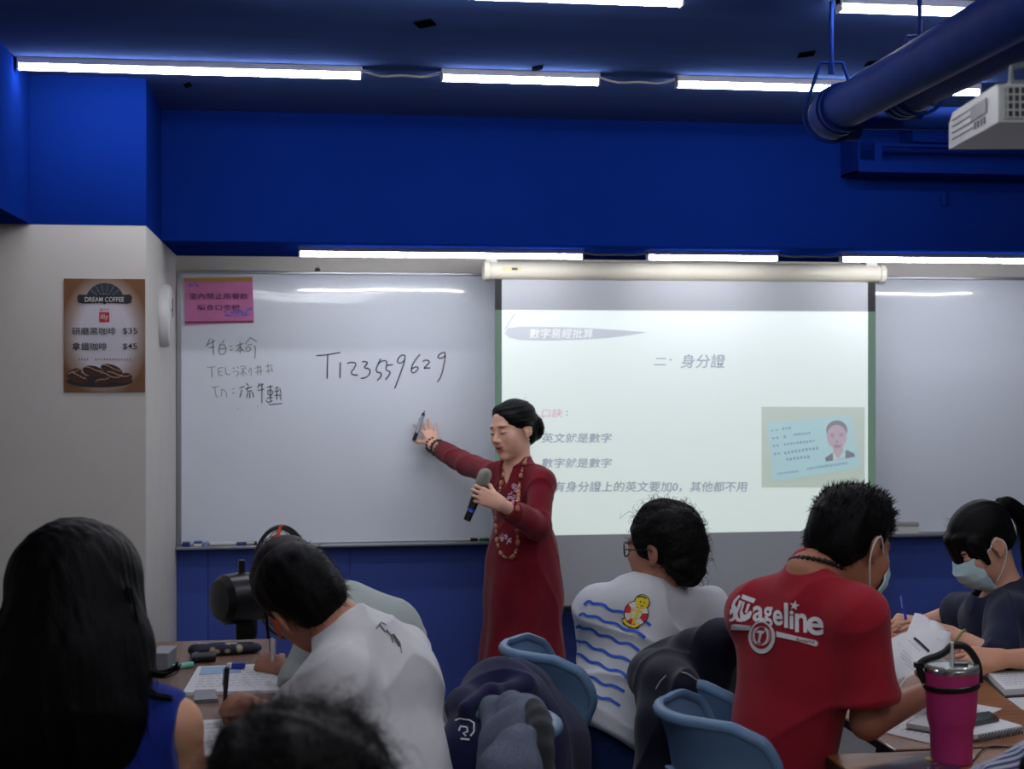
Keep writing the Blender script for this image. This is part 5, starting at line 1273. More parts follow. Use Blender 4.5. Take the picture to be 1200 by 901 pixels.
H.E(S, (0, -.012, .042), (.083, .1, .084), .01); H.E(S, (0, -.05, -.015), (.07, .055, .062), .03); H.E(S, (0, .05, .07), (.065, .05, .045), .03); H.E(S, (0, .18, -.045), (.14, .135, .125), .01, -1)
for m in (-1, 1): H.E(S, (m * .09, .0, -.012), (.03, .025, .036), .008, -1)
H.E(S, (0, .0, -.12), (.1, .1, .065), .01, -1)
S.disp = lambda P: .0025 * snoise(H.loc(P), (10, 10, 8), 15) + .0012 * snoise(H.loc(P), (50, 20, 15), 13); S.dmax = .006
hr = solid_obj('hair', S, M_hair, PB)
add_strands(hr, wisps(MB(), hr, 1300, .02, .0013, lambda p: H.R @ np.array([.1, -.2, -.5]), .3, 0, seg=3, seed=16, out=.25))
pen('black_pen', W(262, 846, 3.74), W(266, 782, 3.66), mat('pen_black', (24, 26, 34), .3), 'black pen in the hand of the man in the white shirt', 'pen', .0055)

# ------------------------------------------------------------------ student in the grey shirt, behind
J = dict(neck=W(392, 704, 4.28), shL=W(388, 742, 4.14), shR=W(442, 728, 4.40), pelvis=W(462, 880, 4.22), elL=W(356, 795, 4.12), wrL=W(330, 782, 4.26), elR=W(400, 800, 4.5), wrR=W(360, 805, 4.62))
legs_of(J, 60); H = Head(W(340, 680, 4.30), rotm(40, 35, -20), .96)
S = body(J, H, False, .0036, .048); fingers(S, J['wrL'], unit(W(310, 776, 4.3) - J['wrL']), CV(.3, -.7, .6), True, PEN, .92); fingers(S, J['wrR'], CV(-.9, .3, -.1), UP, False, REL, .9)
PG = solid_obj('person', S, M_skin, None, lambda V: H.tint(V, skin=np.array(lin((176, 122, 98)))))
tag(PG, 'person in a grey shirt bending over the desk behind the man in white', 'person')
lat, up, f = frame_of(J)
D = Solid(.0055); torso_cloth(D, J, .022, wide=1.08, q=1.1, low=1.12)
sleeve(D, J, 'L', 1.02, .014, .058, .06); sleeve(D, J, 'R', .8, .014, .058, .06); D.cap(H.c, J['neck'] - up * .015, .06, .062, .008, op=-1)
D.cap(W(412, 722, 4.3), W(455, 740, 4.3), .075, .10, .06); D.disp = lambda P: crease(P, .011, (3.4, 3.4, 4), 54); D.dmax = .012
solid_obj('shirt', D, M_gry, PG); trousers(J, M_dtrs, PG); shoes(J, M_shoe, PG)
S = Solid(.0034)
H.E(S, (0, -.012, .042), (.09, .105, .088), .01); H.E(S, (0, -.05, -.015), (.075, .055, .062), .03); H.E(S, (0, .06, .05), (.07, .05, .05), .03); H.E(S, (0, .18, -.065), (.13, .125, .12), .01, -1); H.E(S, (0, .02, -.12), (.1, .1, .06), .01, -1)
S.disp = lambda P: .003 * snoise(P, (10, 10, 8), 15); S.dmax = .006
hr = solid_obj('hair', S, M_hairb, PG); add_strands(hr, wisps(MB(), hr, 500, .022, .0012, lambda p: H.R @ np.array([0, .1, -.5]), .3, 0, seg=3, seed=17, out=.3))
pen('white_pen', W(320, 797, 4.26), W(318.5, 747, 4.28), M_whitep, 'white pen in the hand of the student in the grey shirt', 'pen', .005, M_bluep)

# ------------------------------------------------------------------ woman with long hair at the left
J = dict(neck=W(96, 792, 2.88), shL=W(-18, 842, 2.86), shR=W(206, 846, 2.84), pelvis=W(95, 1070, 2.80), elL=W(-40, 985, 2.95), wrL=W(20, 985, 3.2), elR=W(228, 980, 2.92), wrR=W(170, 985, 3.2))
legs_of(J, 5); H = Head(W(92, 690, 2.9), rotm(0, 6, 0), 1.0)
S = body(J, H, True, .0042, .048); fingers(S, J['wrL'], CV(.3, .9, 0), UP, True, REL, .85); fingers(S, J['wrR'], CV(-.3, .9, 0), UP, False, REL, .85)
PL = solid_obj('person', S, M_skin, None, lambda V: H.tint(V, skin=np.array(lin((200, 148, 116))), shut=False))
tag(PL, 'person with long straight black hair in a sleeveless blue top, seen from behind', 'person')
lat, up, f = frame_of(J)
D = Solid(.005); torso_cloth(D, J, .012, wide=1.0, q=1.45, low=.95)
for s, m in (('L', -1), ('R', 1)):
    a = J['sh' + s] + lat * m * .062; D.ell(a - up * .02, (.056, .2, .17), np.column_stack([lat, f, up]), .006, -1)
D.cap(J['neck'] + up * .1, J['neck'] - up * .01, .06, .075, .008, op=-1)
D.disp = lambda P: crease(P, .007, (4, 4, 4), 64); D.dmax = .008
TPM = solid_obj('top', D, M_royal, PL); trousers(J, M_dtrs, PL); shoes(J, M_shoe, PL)
S = Solid(.0036)
H.E(S, (0, -.022, .030), (.108, .118, .098), .01)
S.cap(H.p(0, -.03, -.01), W(88, 770, 2.82), .118, .130, .06, n=FV, q=1.15); S.cap(W(88, 770, 2.82), W(78, 848, 2.76), .130, .138, .06, n=FV, q=2.2); S.cap(W(30, 790, 2.82), W(12, 862, 2.78), .09, .085, .06, n=FV, q=2.2); S.cap(W(128, 770, 2.80), W(143, 834, 2.75), .06, .03, .05, n=FV, q=1.8)
S.cap(H.p(0, .12, .02), H.p(0, .16, -.12), .085, .085, .02, op=-1)
def ld(P):
    lo_ = np.clip((1.04 - P[:, 2]) / .14, 0, 1)
    return .0016 * snoise(P, (20, 20, .7), 3) + .0010 * snoise(P, (60, 60, 1.2), 7) + .016 * lo_ * np.abs(snoise(P, (14, 14, 1.2), 9))
S.disp = ld; S.dmax = .022
hr = solid_obj('hair', S, M_hair, PL); hr['label'] = 'long straight black hair'
mb = wisps(MB(), hr, 700, .09, .0011, -UP * 1.0, .12, .04, sel=lambda c: c[:, 2] < 1.15, seg=5, seed=18, out=.12)
for k_, pts in enumerate(([(158, 690), (168, 735), (172, 770), (180, 786), (196, 791), (213, 786), (218, 778)], [(156, 720), (162, 770), (172, 800), (188, 815), (209, 818)], [(140, 780), (146, 820), (156, 838), (164, 836)])):
    for i in range(14):
        j = np.random.default_rng(i + 20 * k_).normal(size=3) * .004
        P = smooth_path([W(x - 9, y, 2.80) + j * (1 - .3 * n_ / 6) for n_, (x, y) in enumerate(pts)], 2); mb.tube(P, [.0022 * (1 - .8 * q / len(P)) + .0004 for q in range(len(P))], 4, caps=False)
add_strands(hr, mb)

# ------------------------------------------------------------------ frizzy hair close to the camera
J = dict(neck=W(345, 1015, 1.72), shL=W(175, 1060, 1.72), shR=W(515, 1060, 1.72), pelvis=W(345, 1560, 1.66), elL=W(150, 1330, 1.8), wrL=W(250, 1330, 2.0), elR=W(540, 1330, 1.8), wrR=W(440, 1330, 2.0))
legs_of(J, 0); H = Head(W(352, 975, 1.72), rotm(0, 12, 0), 1.0)
S = body(J, H, True, .005, .048); fingers(S, J['wrL'], CV(.3, .9, 0), UP, True, REL, .85); fingers(S, J['wrR'], CV(-.3, .9, 0), UP, False, REL, .85)
PF = solid_obj('person', S, M_skin, None, lambda V: H.tint(V, shut=False))
tag(PF, 'person with frizzy dark hair whose head tops the bottom edge of the photo', 'person')
D = Solid(.007); torso_cloth(D, J, .014); [sleeve(D, J, s, .7, .012) for s in 'LR']
solid_obj('shirt', D, M_navy, PF); trousers(J, M_dtrs, PF); shoes(J, M_shoe, PF)
S = Solid(.0032); H.E(S, (0, -.010, .060), (.108, .11, .080), .01); H.E(S, (-.05, -.03, -.03), (.085, .08, .08), .04); H.E(S, (.05, -.03, -.03), (.085, .08, .08), .04); H.E(S, (0, .19, -.08), (.12, .12, .12), .01, -1)
S.disp = lambda P: .008 * snoise(P, (8, 8, 8), 3) + .003 * snoise(P, (24, 24, 24), 6); S.dmax = .014
hr = solid_obj('hair', S, M_hairc, PF)
add_strands(hr, wisps(MB(), hr, 4200, .026, .0006, CV(0, 0, -.1), .7, .4, seed=25, out=.5, seg=7)); add_strands(hr, wisps(MB(), hr, 260, .05, .0006, CV(0, 0, -.1), .6, .45, seed=26, out=.8, seg=10))

# ------------------------------------------------------------------ arm coming in from the right edge, and the striped sleeve below
J = dict(neck=W(1330, 690, 4.2), shL=W(1318, 730, 4.02), shR=W(1318, 722, 4.38), pelvis=W(1370, 860, 4.2), elL=W(1330, 810, 4.02), wrL=W(1300, 812, 3.9), elR=W(1248, 772, 4.24), wrR=W(1172, 772, 4.22))
legs_of(J, 90); H = Head(W(1310, 625, 4.2), rotm(95, 25, 0), 1.0)
S = body(J, H, True, .0036, .046); fingers(S, J['wrR'], unit(W(1128, 770, 4.24) - J['wrR']), CV(.0, -.75, .6), False, ((24, 30, 18), (28, 34, 20), (32, 36, 20), (36, 38, 22)), .9, 4, ((.85, .4, .1), (.95, .1, -.1))); fingers(S, J['wrL'], CV(-.8, -.5, -.1), UP, True, REL, .85)
PA = solid_obj('person', S, M_skin, None, lambda V: H.tint(V, skin=np.array(lin((206, 150, 120)))))
tag(PA, 'person at the right edge showing only a bare forearm and hand', 'person')
D = Solid(.007); torso_cloth(D, J, .014); [sleeve(D, J, s, .7, .012) for s in 'LR']; solid_obj('shirt', D, M_gry, PA); trousers(J, M_dtrs, PA); shoes(J, M_shoe, PA)
S = Solid(.005); H.E(S, (0, -.014, .042), (.086, .104, .086), .01); H.E(S, (0, -.05, -.03), (.075, .06, .08), .03); H.E(S, (0, .16, -.05), (.12, .12, .14), .01, -1); solid_obj('hair', S, M_hair, PA)

M_strp = mat('striped_cotton', (190, 196, 212), .85); nt = M_strp.node_tree; b = nt.nodes['Principled BSDF']; tc = nt.nodes.new('ShaderNodeTexCoord'); wv_ = nt.nodes.new('ShaderNodeTexWave'); wv_.inputs['Scale'].default_value = 36; wv_.inputs['Distortion'].default_value = .6; wv_.bands_direction = 'DIAGONAL'
rp = nt.nodes.new('ShaderNodeValToRGB'); rp.color_ramp.elements[0].position = .45; rp.color_ramp.elements[1].position = .55; rp.color_ramp.elements[0].color = lin((60, 74, 130)) + (1,); rp.color_ramp.elements[1].color = lin((206, 208, 216)) + (1,)
nt.links.new(tc.outputs['Object'], wv_.inputs[0]); nt.links.new(wv_.outputs['Fac'], rp.inputs[0]); nt.links.new(rp.outputs[0], b.inputs['Base Color'])
J = dict(neck=W(1335, 770, 2.6), shL=W(1275, 876, 2.62), shR=W(1480, 860, 2.5), pelvis=W(1370, 1110, 2.5), elL=W(1186, 926, 2.72), wrL=W(1120, 940, 2.95), elR=W(1480, 1000, 2.6), wrR=W(1400, 1000, 2.8))
legs_of(J, 30); H = Head(W(1290, 720, 2.66), rotm(30, 30, 0), 1.0)
S = body(J, H, True, .0045, .047); fingers(S, J['wrL'], CV(-.6, .75, -.1), UP, True, REL, .88); fingers(S, J['wrR'], CV(-.3, .9, 0), UP, False, REL, .85)
PS = solid_obj('person', S, M_skin, None, lambda V: H.tint(V)); tag(PS, 'person at the bottom right corner in a blue striped sleeve', 'person')
D = Solid(.005); torso_cloth(D, J, .014); sleeve(D, J, 'L', 1.35, .012, .054, .05); sleeve(D, J, 'R', 1.35, .012); D.disp = lambda P: crease(P, .010, (5, 5, 5), 73); D.dmax = .012
solid_obj('shirt', D, M_strp, PS); trousers(J, M_dtrs, PS); shoes(J, M_shoe, PS)
S = Solid(.005); H.E(S, (0, -.014, .042), (.086, .104, .086), .01); S.cap(H.p(0, -.05, 0), W(1320, 850, 2.52), .09, .09, .04); S.cap(W(1290, 800, 2.56), W(1228, 905, 2.48), .05, .045, .04); H.E(S, (0, .16, -.05), (.12, .12, .14), .01, -1)
S.disp = lambda P: .003 * snoise(P, (26, 26, 2), 3); S.dmax = .006
hr = solid_obj('hair', S, M_hair, PS)
# ================================================================== furniture, clothes on chairs, things on the desks
M_chair = mat('blue_chair_plastic', (92, 122, 152), 0.4, spec=0.35, noise=0.03, nscale=6)
M_steel = mat('grey_steel_tube', (120, 124, 128), 0.35, 0.8)
def chair_parts(root):
    """shell chair, local frame: origin on the floor under the seat, forward +Y"""
    out = []
    def wf(v): return np.interp(v, [0, .18, .38, .62, .85, 1], [.085, .10, .145, .195, .206, .206])
    nu, nv = 24, 18; P = []
    def pt(u, v, o=0.0):
        a = u * 1.05; w_ = wf(v); wrap = .155 * np.interp(v, [0, .4, .8, 1], [.1, .5, 1, 1])
        x = w_ * math.sin(a) / math.sin(1.05); y = -.185 - .075 * v + wrap * (1 - math.cos(a)) / (1 - math.cos(1.05)) * (w_ / .206) + .03 * max(0, (v - .85)) / .15 * -.4
        z = .455 + .40 * v - .03 * max(0, abs(u) - .75) / .25 * v
        return np.array([x * (1 + o), y + o * .8 * 0 - (0 if o == 0 else .009), z])
    m = MB(); v1 = [pt(2 * i / nu - 1, j / nv) for j in range(nv + 1) for i in range(nu + 1)]; v2 = [pt(2 * i / nu - 1, j / nv, .03) for j in range(nv + 1) for i in range(nu + 1)]
    g = lambda i, j: j * (nu + 1) + i; n = len(v1); f = []
    for j in range(nv):
        for i in range(nu): f += [(g(i, j), g(i + 1, j), g(i + 1, j + 1), g(i, j + 1)), (n + g(i, j), n + g(i, j + 1), n + g(i + 1, j + 1), n + g(i + 1, j))]
    for j in range(nv): f += [(g(0, j), g(0, j + 1), n + g(0, j + 1), n + g(0, j)), (g(nu, j + 1), g(nu, j), n + g(nu, j), n + g(nu, j + 1))]
    for i in range(nu): f += [(g(i + 1, 0), g(i, 0), n + g(i, 0), n + g(i + 1, 0)), (g(i, nv), g(i + 1, nv), n + g(i + 1, nv), n + g(i, nv))]
    m.add(v1 + v2, f); out.append(('backrest', m, M_chair, True))
    m = MB(); path = [pt(-1, v, .01) for v in np.linspace(.30, .93, 10)] + [pt(u, 1, .01) for u in np.linspace(-.97, .97, 27)] + [pt(1, v, .01) for v in np.linspace(.93, .30, 10)]
    path = [p + np.array([0, .012 if abs(p[0]) > .1 else .004, 0]) for p in path]
    m.tube(smooth_path(path, 1), [.0035 + .0085 * min(1, k_ / 8, (len(smooth_path(path, 1)) - 1 - k_) / 8) for k_ in range(len(smooth_path(path, 1)))], 10, sq=(1.15, .8)); out.append(('rolled_rim', m, M_chair, True))
    m = MB()
    for k_ in range(8): m.box((0, -.206 - .012 * k_ * .5, .56 + .026 * k_ * .9), (.085, .02, .007), bev=.003)
    out.append(('back_ribs', m, M_chair, False))
    m = MB(); nu2, nv2 = 16, 16
    def sp(u, v):
        w_ = np.interp(v, [0, .2, .8, 1], [.15, .205, .215, .19]); return np.array([w_ * u, -.19 + .41 * v, .452 + .018 * abs(u) ** 3 - .012 * math.sin(math.pi * v) - .03 * max(0, v - .85) / .15])
    v1 = [sp(2 * i / nu2 - 1, j / nv2) for j in range(nv2 + 1) for i in range(nu2 + 1)]; v2 = [p - np.array([0, 0, .01]) for p in v1]; n = len(v1); f = []
    g = lambda i, j: j * (nu2 + 1) + i
    for j in range(nv2):
        for i in range(nu2): f += [(g(i, j), g(i + 1, j), g(i + 1, j + 1), g(i, j + 1)), (n + g(i, j), n + g(i, j + 1), n + g(i + 1, j + 1), n + g(i + 1, j))]
    for j in range(nv2): f += [(g(0, j), g(0, j + 1), n + g(0, j + 1), n + g(0, j)), (g(nu2, j + 1), g(nu2, j), n + g(nu2, j), n + g(nu2, j + 1))]
    for i in range(nu2): f += [(g(i + 1, 0), g(i, 0), n + g(i, 0), n + g(i + 1, 0)), (g(i, nv2), g(i + 1, nv2), n + g(i + 1, nv2), n + g(i, nv2))]
    m.add(v1 + v2, f); out.append(('seat', m, M_chair, True))
    for s in (-1, 1):
        m = MB(); m.tube(smooth_path([(s * .185, .19, .013), (s * .17, .15, .42), (s * .165, .10, .432), (s * .12, 0, .432)], 2), .0115, 10); out.append(('leg', m, M_steel, True))
        m = MB(); m.tube(smooth_path([(s * .19, -.24, .013), (s * .165, -.15, .42), (s * .16, -.10, .432), (s * .12, 0, .432)], 2), .0115, 10); out.append(('leg', m, M_steel, True))
        m = MB(); m.tube(smooth_path([(s * .075, -.05, .43), (s * .075, -.19, .432), (s * .07, -.215, .48), (s * .055, -.245, .60)], 2), .010, 10); m.box((s * .072, -.212, .47), (.03, .03, .05), bev=.004); out.append(('back_bracket', m, M_steel, True))
        for y_ in (.19, -.24):
            m = MB(); m.lathe((s * (.185 if y_ > 0 else .19), y_, 0), [(.015, 0), (.016, .004), (.0145, .03)], 12); out.append(('foot_cap', m, M_dark, True))
    return out
CH0 = None
def chair(rc, yaw, label):
    """rc: (right, forward) of the seat centre in the camera frame"""
    global CH0
    a = math.radians(yaw); f = CV(-math.sin(a), math.cos(a)); c = CV(rc[0], rc[1])
    if CH0 is None:
        t = thing('chair', (0, 0, 0), label, 'chair', 'blue classroom chairs')
        for nm, m, mm, sm in chair_parts(t): m.build(nm, mm, t, sm, 50)
        CH0 = t
    else:
        t = CH0.copy(); COL.objects.link(t); t['label'] = label
        for ch in list(CH0.children):
            q = ch.copy(); COL.objects.link(q); q.parent = t
    t.location = Vector(tuple(c)); t.rotation_euler = (0, 0, math.radians(yaw) - YAW)
    return t
chair((.25, 4.10), -78, 'blue plastic chair under the person in the wave print shirt')
chair((.596, 3.385), -78, 'blue plastic chair nearest the camera, behind the person in red')
chair((.59, 3.80), -78, 'blue plastic chair half covered by a navy jacket')
chair((-.205, 3.84), 85, 'blue plastic chair hidden under a navy hoodie').scale = (1, 1, .93)
chair((-.178, 3.30), 95, 'blue plastic chair with a heather grey jacket over its back').scale = (1, 1, .975)

for px_, t_, yw_, lab_ in ((95, 2.80, 5, 'blue plastic chair under the woman with long straight hair'), (345, 1.66, 0, 'blue plastic chair under the person with frizzy hair'), (1228, 4.66, 95, 'blue plastic chair under the woman with the ponytail'), (1370, 4.2, 90, 'blue plastic chair under the person whose forearm reaches in at the right'), (1370, 2.5, 30, 'blue plastic chair under the person in the striped sleeve')):
    p_ = W(px_, 420, t_); chair((float(p_ @ RV), float(p_ @ FV)), yw_, lab_)

# clothes over the chairs
M_hood = cloth('navy_fleece', (24, 26, 62), b=.35); M_hthr = mat('heather_grey', (98, 104, 120), .95, spec=.1, noise=.35, nscale=260, bump=.3, bscale=320, stretch=(1, 1, 2.2)); M_char = cloth('charcoal_rib', (42, 44, 48), b=.5); M_jack = cloth('dark_navy_nylon', (12, 16, 34), rough=.6)
def folds(a, sd, sc=(3.4, 3.4, 2.2)): return lambda P: crease(P, a * 1.3, sc, sd)
S = Solid(.0045)
S.chain([W(548, 828, 3.60), W(578, 806, 3.74), W(598, 797, 3.86), W(630, 800, 3.98)], [.045, .038, .038, .045], .04)
S.chain([W(590, 812, 3.72), W(592, 860, 3.70), W(596, 960, 3.66)], [.085, .135, .16], .07, n=CV(.25, .97), q=1.6); S.chain([W(622, 812, 3.84), W(640, 870, 3.80), W(648, 960, 3.76)], [.06, .09, .11], .06)
S.chain([W(550, 838, 3.56), W(546, 880, 3.50), W(548, 960, 3.46)], [.045, .06, .07], .04)
S.chain([W(545, 830, 3.50), W(575, 812, 3.56), W(618, 803, 3.66)], [.02, .022, .02], .025)
S.disp = folds(.007, 81); S.dmax = .01
HD = solid_obj('hoodie', S, M_hood); tag(HD, 'navy hoodie with a white outlined letter hung over a chair back', 'hoodie')
tr = bvh(HD); o_ = W(525, 901, 3.5); ex_ = (W(585, 901, 3.5) - o_) / 60; ey_ = (W(525, 841, 3.5) - o_) / 60; vd = unit(W(545, 860, 3.5) - np.array([0, 0, CAMH])); ff = lambda L: [(x - 525, 901 - y) for x, y in L]
decal('white_outline', ribbon(ff([(534, 845), (540, 842), (549, 844), (555, 848), (555, 858), (551, 863)]), 1.8) + ribbon(ff([(538, 857), (540, 852), (547, 853), (548, 858), (543, 860), (546, 863)]), 1.6) + ribbon(ff([(540, 866), (550, 867)]), 1.8), o_, ex_, ey_, vd, HD, M_print, HD, .003, .01, tr)
S = Solid(.004)
S.chain([W(578, 830, 3.52), W(600, 825, 3.46), W(622, 834, 3.32), W(629, 842, 3.24)], [.022, .024, .024, .022], .03)
S.chain([W(604, 842, 3.34), W(598, 880, 3.28), W(590, 960, 3.20)], [.045, .068, .095], .05, n=CV(.55, .83), q=2.0); S.chain([W(574, 832, 3.52), W(588, 872, 3.40), W(588, 930, 3.3)], [.026, .04, .05], .04); S.chain([W(618, 848, 3.26), W(612, 900, 3.18), W(610, 960, 3.14)], [.035, .06, .075], .04)
S.disp = folds(.004, 91); S.dmax = .006
GJ = solid_obj('grey_jacket', S, M_hthr); tag(GJ, 'heather grey jacket with charcoal ribbing draped over the nearest left chair', 'jacket')
S = Solid(.004); S.chain([W(617, 862, 3.09), W(600, 872, 3.05), W(588, 900, 3.02), W(582, 960, 3.0)], [.016, .026, .038, .045], .03); S.chain([W(612, 866, 3.08), W(612, 900, 3.04), W(612, 960, 3.02)], [.02, .034, .04], .03)
S.disp = folds(.004, 92, (4, 4, 2.5)); S.dmax = .006
solid_obj('sleeve', S, M_hthr, GJ)
S = Solid(.0035); S.chain([W(626, 829, 3.21), W(631, 842, 3.17), W(634, 858, 3.13), W(634, 880, 3.10), W(632, 960, 3.06)], [.02, .024, .026, .026, .03], .01); solid_obj('ribbed_collar', S, M_char, GJ)
S = Solid(.0045)
S.chain([W(783, 776, 3.90), W(812, 762, 3.82), W(845, 752, 3.78), W(872, 748, 3.86)], [.045, .045, .042, .04], .05)
S.chain([W(762, 786, 3.92), W(766, 792, 3.80), W(782, 800, 3.70), W(802, 804, 3.62)], [.05, .06, .055, .04], .04); S.chain([W(790, 785, 3.90), W(812, 796, 3.84)], [.06, .05], .05); S.chain([W(784, 796, 3.76), W(778, 850, 3.64), W(772, 980, 3.56)], [.05, .058, .085], .06); S.chain([W(825, 780, 3.84), W(832, 800, 3.80)], [.06, .05], .06)
S.disp = folds(.007, 101); S.dmax = .01
NJ = solid_obj('navy_jacket', S, M_jack); tag(NJ, 'dark navy jacket with thin white piping heaped on a blue chair', 'jacket')
tr = bvh(NJ); o_ = W(760, 830, 3.6); ex_ = (W(860, 830, 3.6) - o_) / 100; ey_ = (W(760, 730, 3.6) - o_) / 100; vd = unit(W(800, 790, 3.6) - np.array([0, 0, CAMH])); ff = lambda L: [(x - 760, 830 - y) for x, y in L]
decal('piping', ribbon(smooth_path([np.array(p, float) for p in ff([(798, 788), (806, 790), (815, 797), (823, 801), (832, 800), (840, 803)])], 1), 1.3) + ribbon(ff([(769, 808), (774, 799), (781, 792)]), 1.2), o_, ex_, ey_, vd, NJ, mat('pale_piping', (150, 150, 150), .6), NJ, .003, .01, tr)

# ------------------------------------------------------------------ desks
def wood(name, a, b, sc):
    m = mat(name, a, .42, spec=.4, coat=.15); nt = m.node_tree; bs = nt.nodes['Principled BSDF']
    tc = nt.nodes.new('ShaderNodeTexCoord'); mp = nt.nodes.new('ShaderNodeMapping'); mp.inputs['Scale'].default_value = sc; n = nt.nodes.new('ShaderNodeTexNoise'); n.inputs['Scale'].default_value = 5; n.inputs['Detail'].default_value = 6; n.inputs['Distortion'].default_value = .6
    rp = nt.nodes.new('ShaderNodeValToRGB'); rp.color_ramp.elements[0].position = .3; rp.color_ramp.elements[1].position = .72; rp.color_ramp.elements[0].color = lin(b) + (1,); rp.color_ramp.elements[1].color = lin(a) + (1,)
    nt.links.new(tc.outputs['Object'], mp.inputs[0]); nt.links.new(mp.outputs[0], n.inputs['Vector']); nt.links.new(n.outputs['Fac'], rp.inputs[0]); nt.links.new(rp.outputs[0], bs.inputs['Base Color']); return m
M_wood1 = wood('brown_laminate', (130, 98, 82), (100, 72, 58), (14, 1, 1)); M_wood2 = wood('orange_laminate', (152, 94, 48), (114, 66, 30), (1.2, 16, 1)); M_edge = mat('dark_edge', (54, 40, 32), .5)
ZT = .74
def desk(x0, x1, y0, y1, m, label):
    t = thing('desk', ((x0 + x1) / 2, (y0 + y1) / 2, 0), label, 'desk', 'classroom desks')
    MB().bb((x0, y0, ZT - .024), (x1, y1, ZT), .003).build('desk_top', m, t)
    e = MB()
    e.bb((x0 - .003, y0 - .003, ZT - .022), (x1 + .003, y0, ZT - .002)); e.bb((x0 - .003, y1, ZT - .022), (x1 + .003, y1 + .003, ZT - .002)); e.bb((x0 - .003, y0, ZT - .022), (x0, y1, ZT - .002)); e.bb((x1, y0, ZT - .022), (x1 + .003, y1, ZT - .002)); e.build('edge_band', M_edge, t)
    for x in (x0 + .05, x1 - .05):
        for y in (y0 + .05, y1 - .05): MB().bb((x - .016, y - .016, 0), (x + .016, y + .016, ZT - .024), .003).build('leg', M_steel, t)
    r = MB(); r.bb((x0 + .05, y0 + .04, ZT - .07), (x1 - .05, y0 + .06, ZT - .024)); r.bb((x0 + .05, y1 - .06, ZT - .07), (x1 - .05, y1 - .04, ZT - .024)); r.build('apron', M_steel, t)
    return t
c1 = WZ(182, 750, ZT); c2 = WZ(326, 748, ZT)
desk(c1[0] - .45, -.02, 3.25, c2[1], M_wood1, 'brown desk at the left with papers, under the writing student in white')
cA = WZ(1009, 853, ZT); cB = WZ(967, 884, ZT)
desk(cA[0], 2.03, cB[1] + .015, WZ(1040, 737, ZT)[1], M_wood2, 'orange brown desk in front of the woman with the ponytail')
desk(cB[0], 1.93, cB[1] - .70, cB[1], M_wood2, 'orange brown desk carrying the pink tumbler')

# ------------------------------------------------------------------ small things on the desks
M_paper = mat('white_paper', (214, 214, 216), .8); M_ptxt = mat('grey_print_on_paper', (165, 167, 172), .8)
def zq(pts, z): return [WZ(x, y, z) for x, y in pts]
def sheet(name, pts, z, h, label, cat, m=None, group=None, lines=0, root=None):
    Q = zq(pts, z)
    if root is None: t = thing(name, sum(Q) / len(Q), label, cat, group)
    else: t = root
    MB().prism(Q, (0, 0, h)).build('pages' if root is None else name, m or M_paper, t)
    if lines:
        a, b, c, d = Q[:4]; r = np.random.default_rng(int(pts[0][0]))
        for i in range(lines):
            u = .12 + .78 * i / lines; s0 = a + (d - a) * u; s1 = b + (c - b) * u; k_ = .1; mb = MB()
            while k_ < .85:
                w_ = r.uniform(.03, .1); p = s0 + (s1 - s0) * k_; q = s0 + (s1 - s0) * (k_ + w_); dn = (d - a) * .02
                mb.add([p + UP * (h + .0006), q + UP * (h + .0006), q + dn + UP * (h + .0006), p + dn + UP * (h + .0006)], [(0, 1, 2, 3)]); k_ += w_ + .03
            mb.build('print_line', M_ptxt, t)
    return t
# left desk
M_flor = mat('floral_cloth', (30, 32, 48), .8); nt = M_flor.node_tree; b = nt.nodes['Principled BSDF']; tc = nt.nodes.new('ShaderNodeTexCoord'); vo = nt.nodes.new('ShaderNodeTexVoronoi'); vo.inputs['Scale'].default_value = 26; rp = nt.nodes.new('ShaderNodeValToRGB'); rp.color_ramp.elements[0].position = .25; rp.color_ramp.elements[1].position = .38; rp.color_ramp.elements[0].color = lin((170, 160, 130)) + (1,); rp.color_ramp.elements[1].color = lin((32, 34, 52)) + (1,)
nt.links.new(tc.outputs['Object'], vo.inputs[0]); nt.links.new(vo.outputs['Distance'], rp.inputs[0]); nt.links.new(rp.outputs[0], b.inputs['Base Color'])
a = WZ(217, 772, ZT); b2 = WZ(304, 766, ZT); d = unit(b2 - a)
S = Solid(.004); S.cap(a + d * .03 + UP * .018 + FV * .03, b2 - d * .02 + UP * .014 + FV * .03, .03, .026, .02, n=UP, q=1.5); S.disp = lambda P: .003 * snoise(P, (8, 8, 8), 3); S.dmax = .004; S.plane((0, 0, ZT + .0005), -UP)
PC = solid_obj('pencil_case', S, M_flor); tag(PC, 'dark floral pencil case lying at the back of the left desk', 'pencil case')
MB().tube(smooth_path([a + d * .03 + UP * .036 + FV * .03, (a + b2) / 2 + UP * .037 + FV * .03, b2 - d * .02 + UP * .031 + FV * .03], 1), .003, 6).build('zip', M_steel, PC, True)
a = WZ(224, 777, ZT); b2 = WZ(252, 775, ZT); d = unit(b2 - a); t = thing('pen_roll', (a + b2) / 2, 'short black cylindrical case in front of the floral pencil case', 'case'); MB().tube([a + UP * .015, b2 + UP * .015], .0148, 16).build('body', M_dark, t, True); MB().tube([a + UP * .015 + d * .01, a + UP * .015 + d * .014], .0153, 16).build('band', M_bluep, t, True)
sheet('notepad', [(232, 784), (330, 780), (328, 812), (214, 815)], ZT, .008, 'open white notebook under the hands of the two writing men', 'notebook', lines=8)
sheet('blue_sheet', [(236, 782), (284, 780), (282, 788), (233, 791)], ZT + .0085, .0012, 'pale blue slip lying on the white notebook', 'paper', mat('pale_blue_paper', (150, 176, 208), .8))
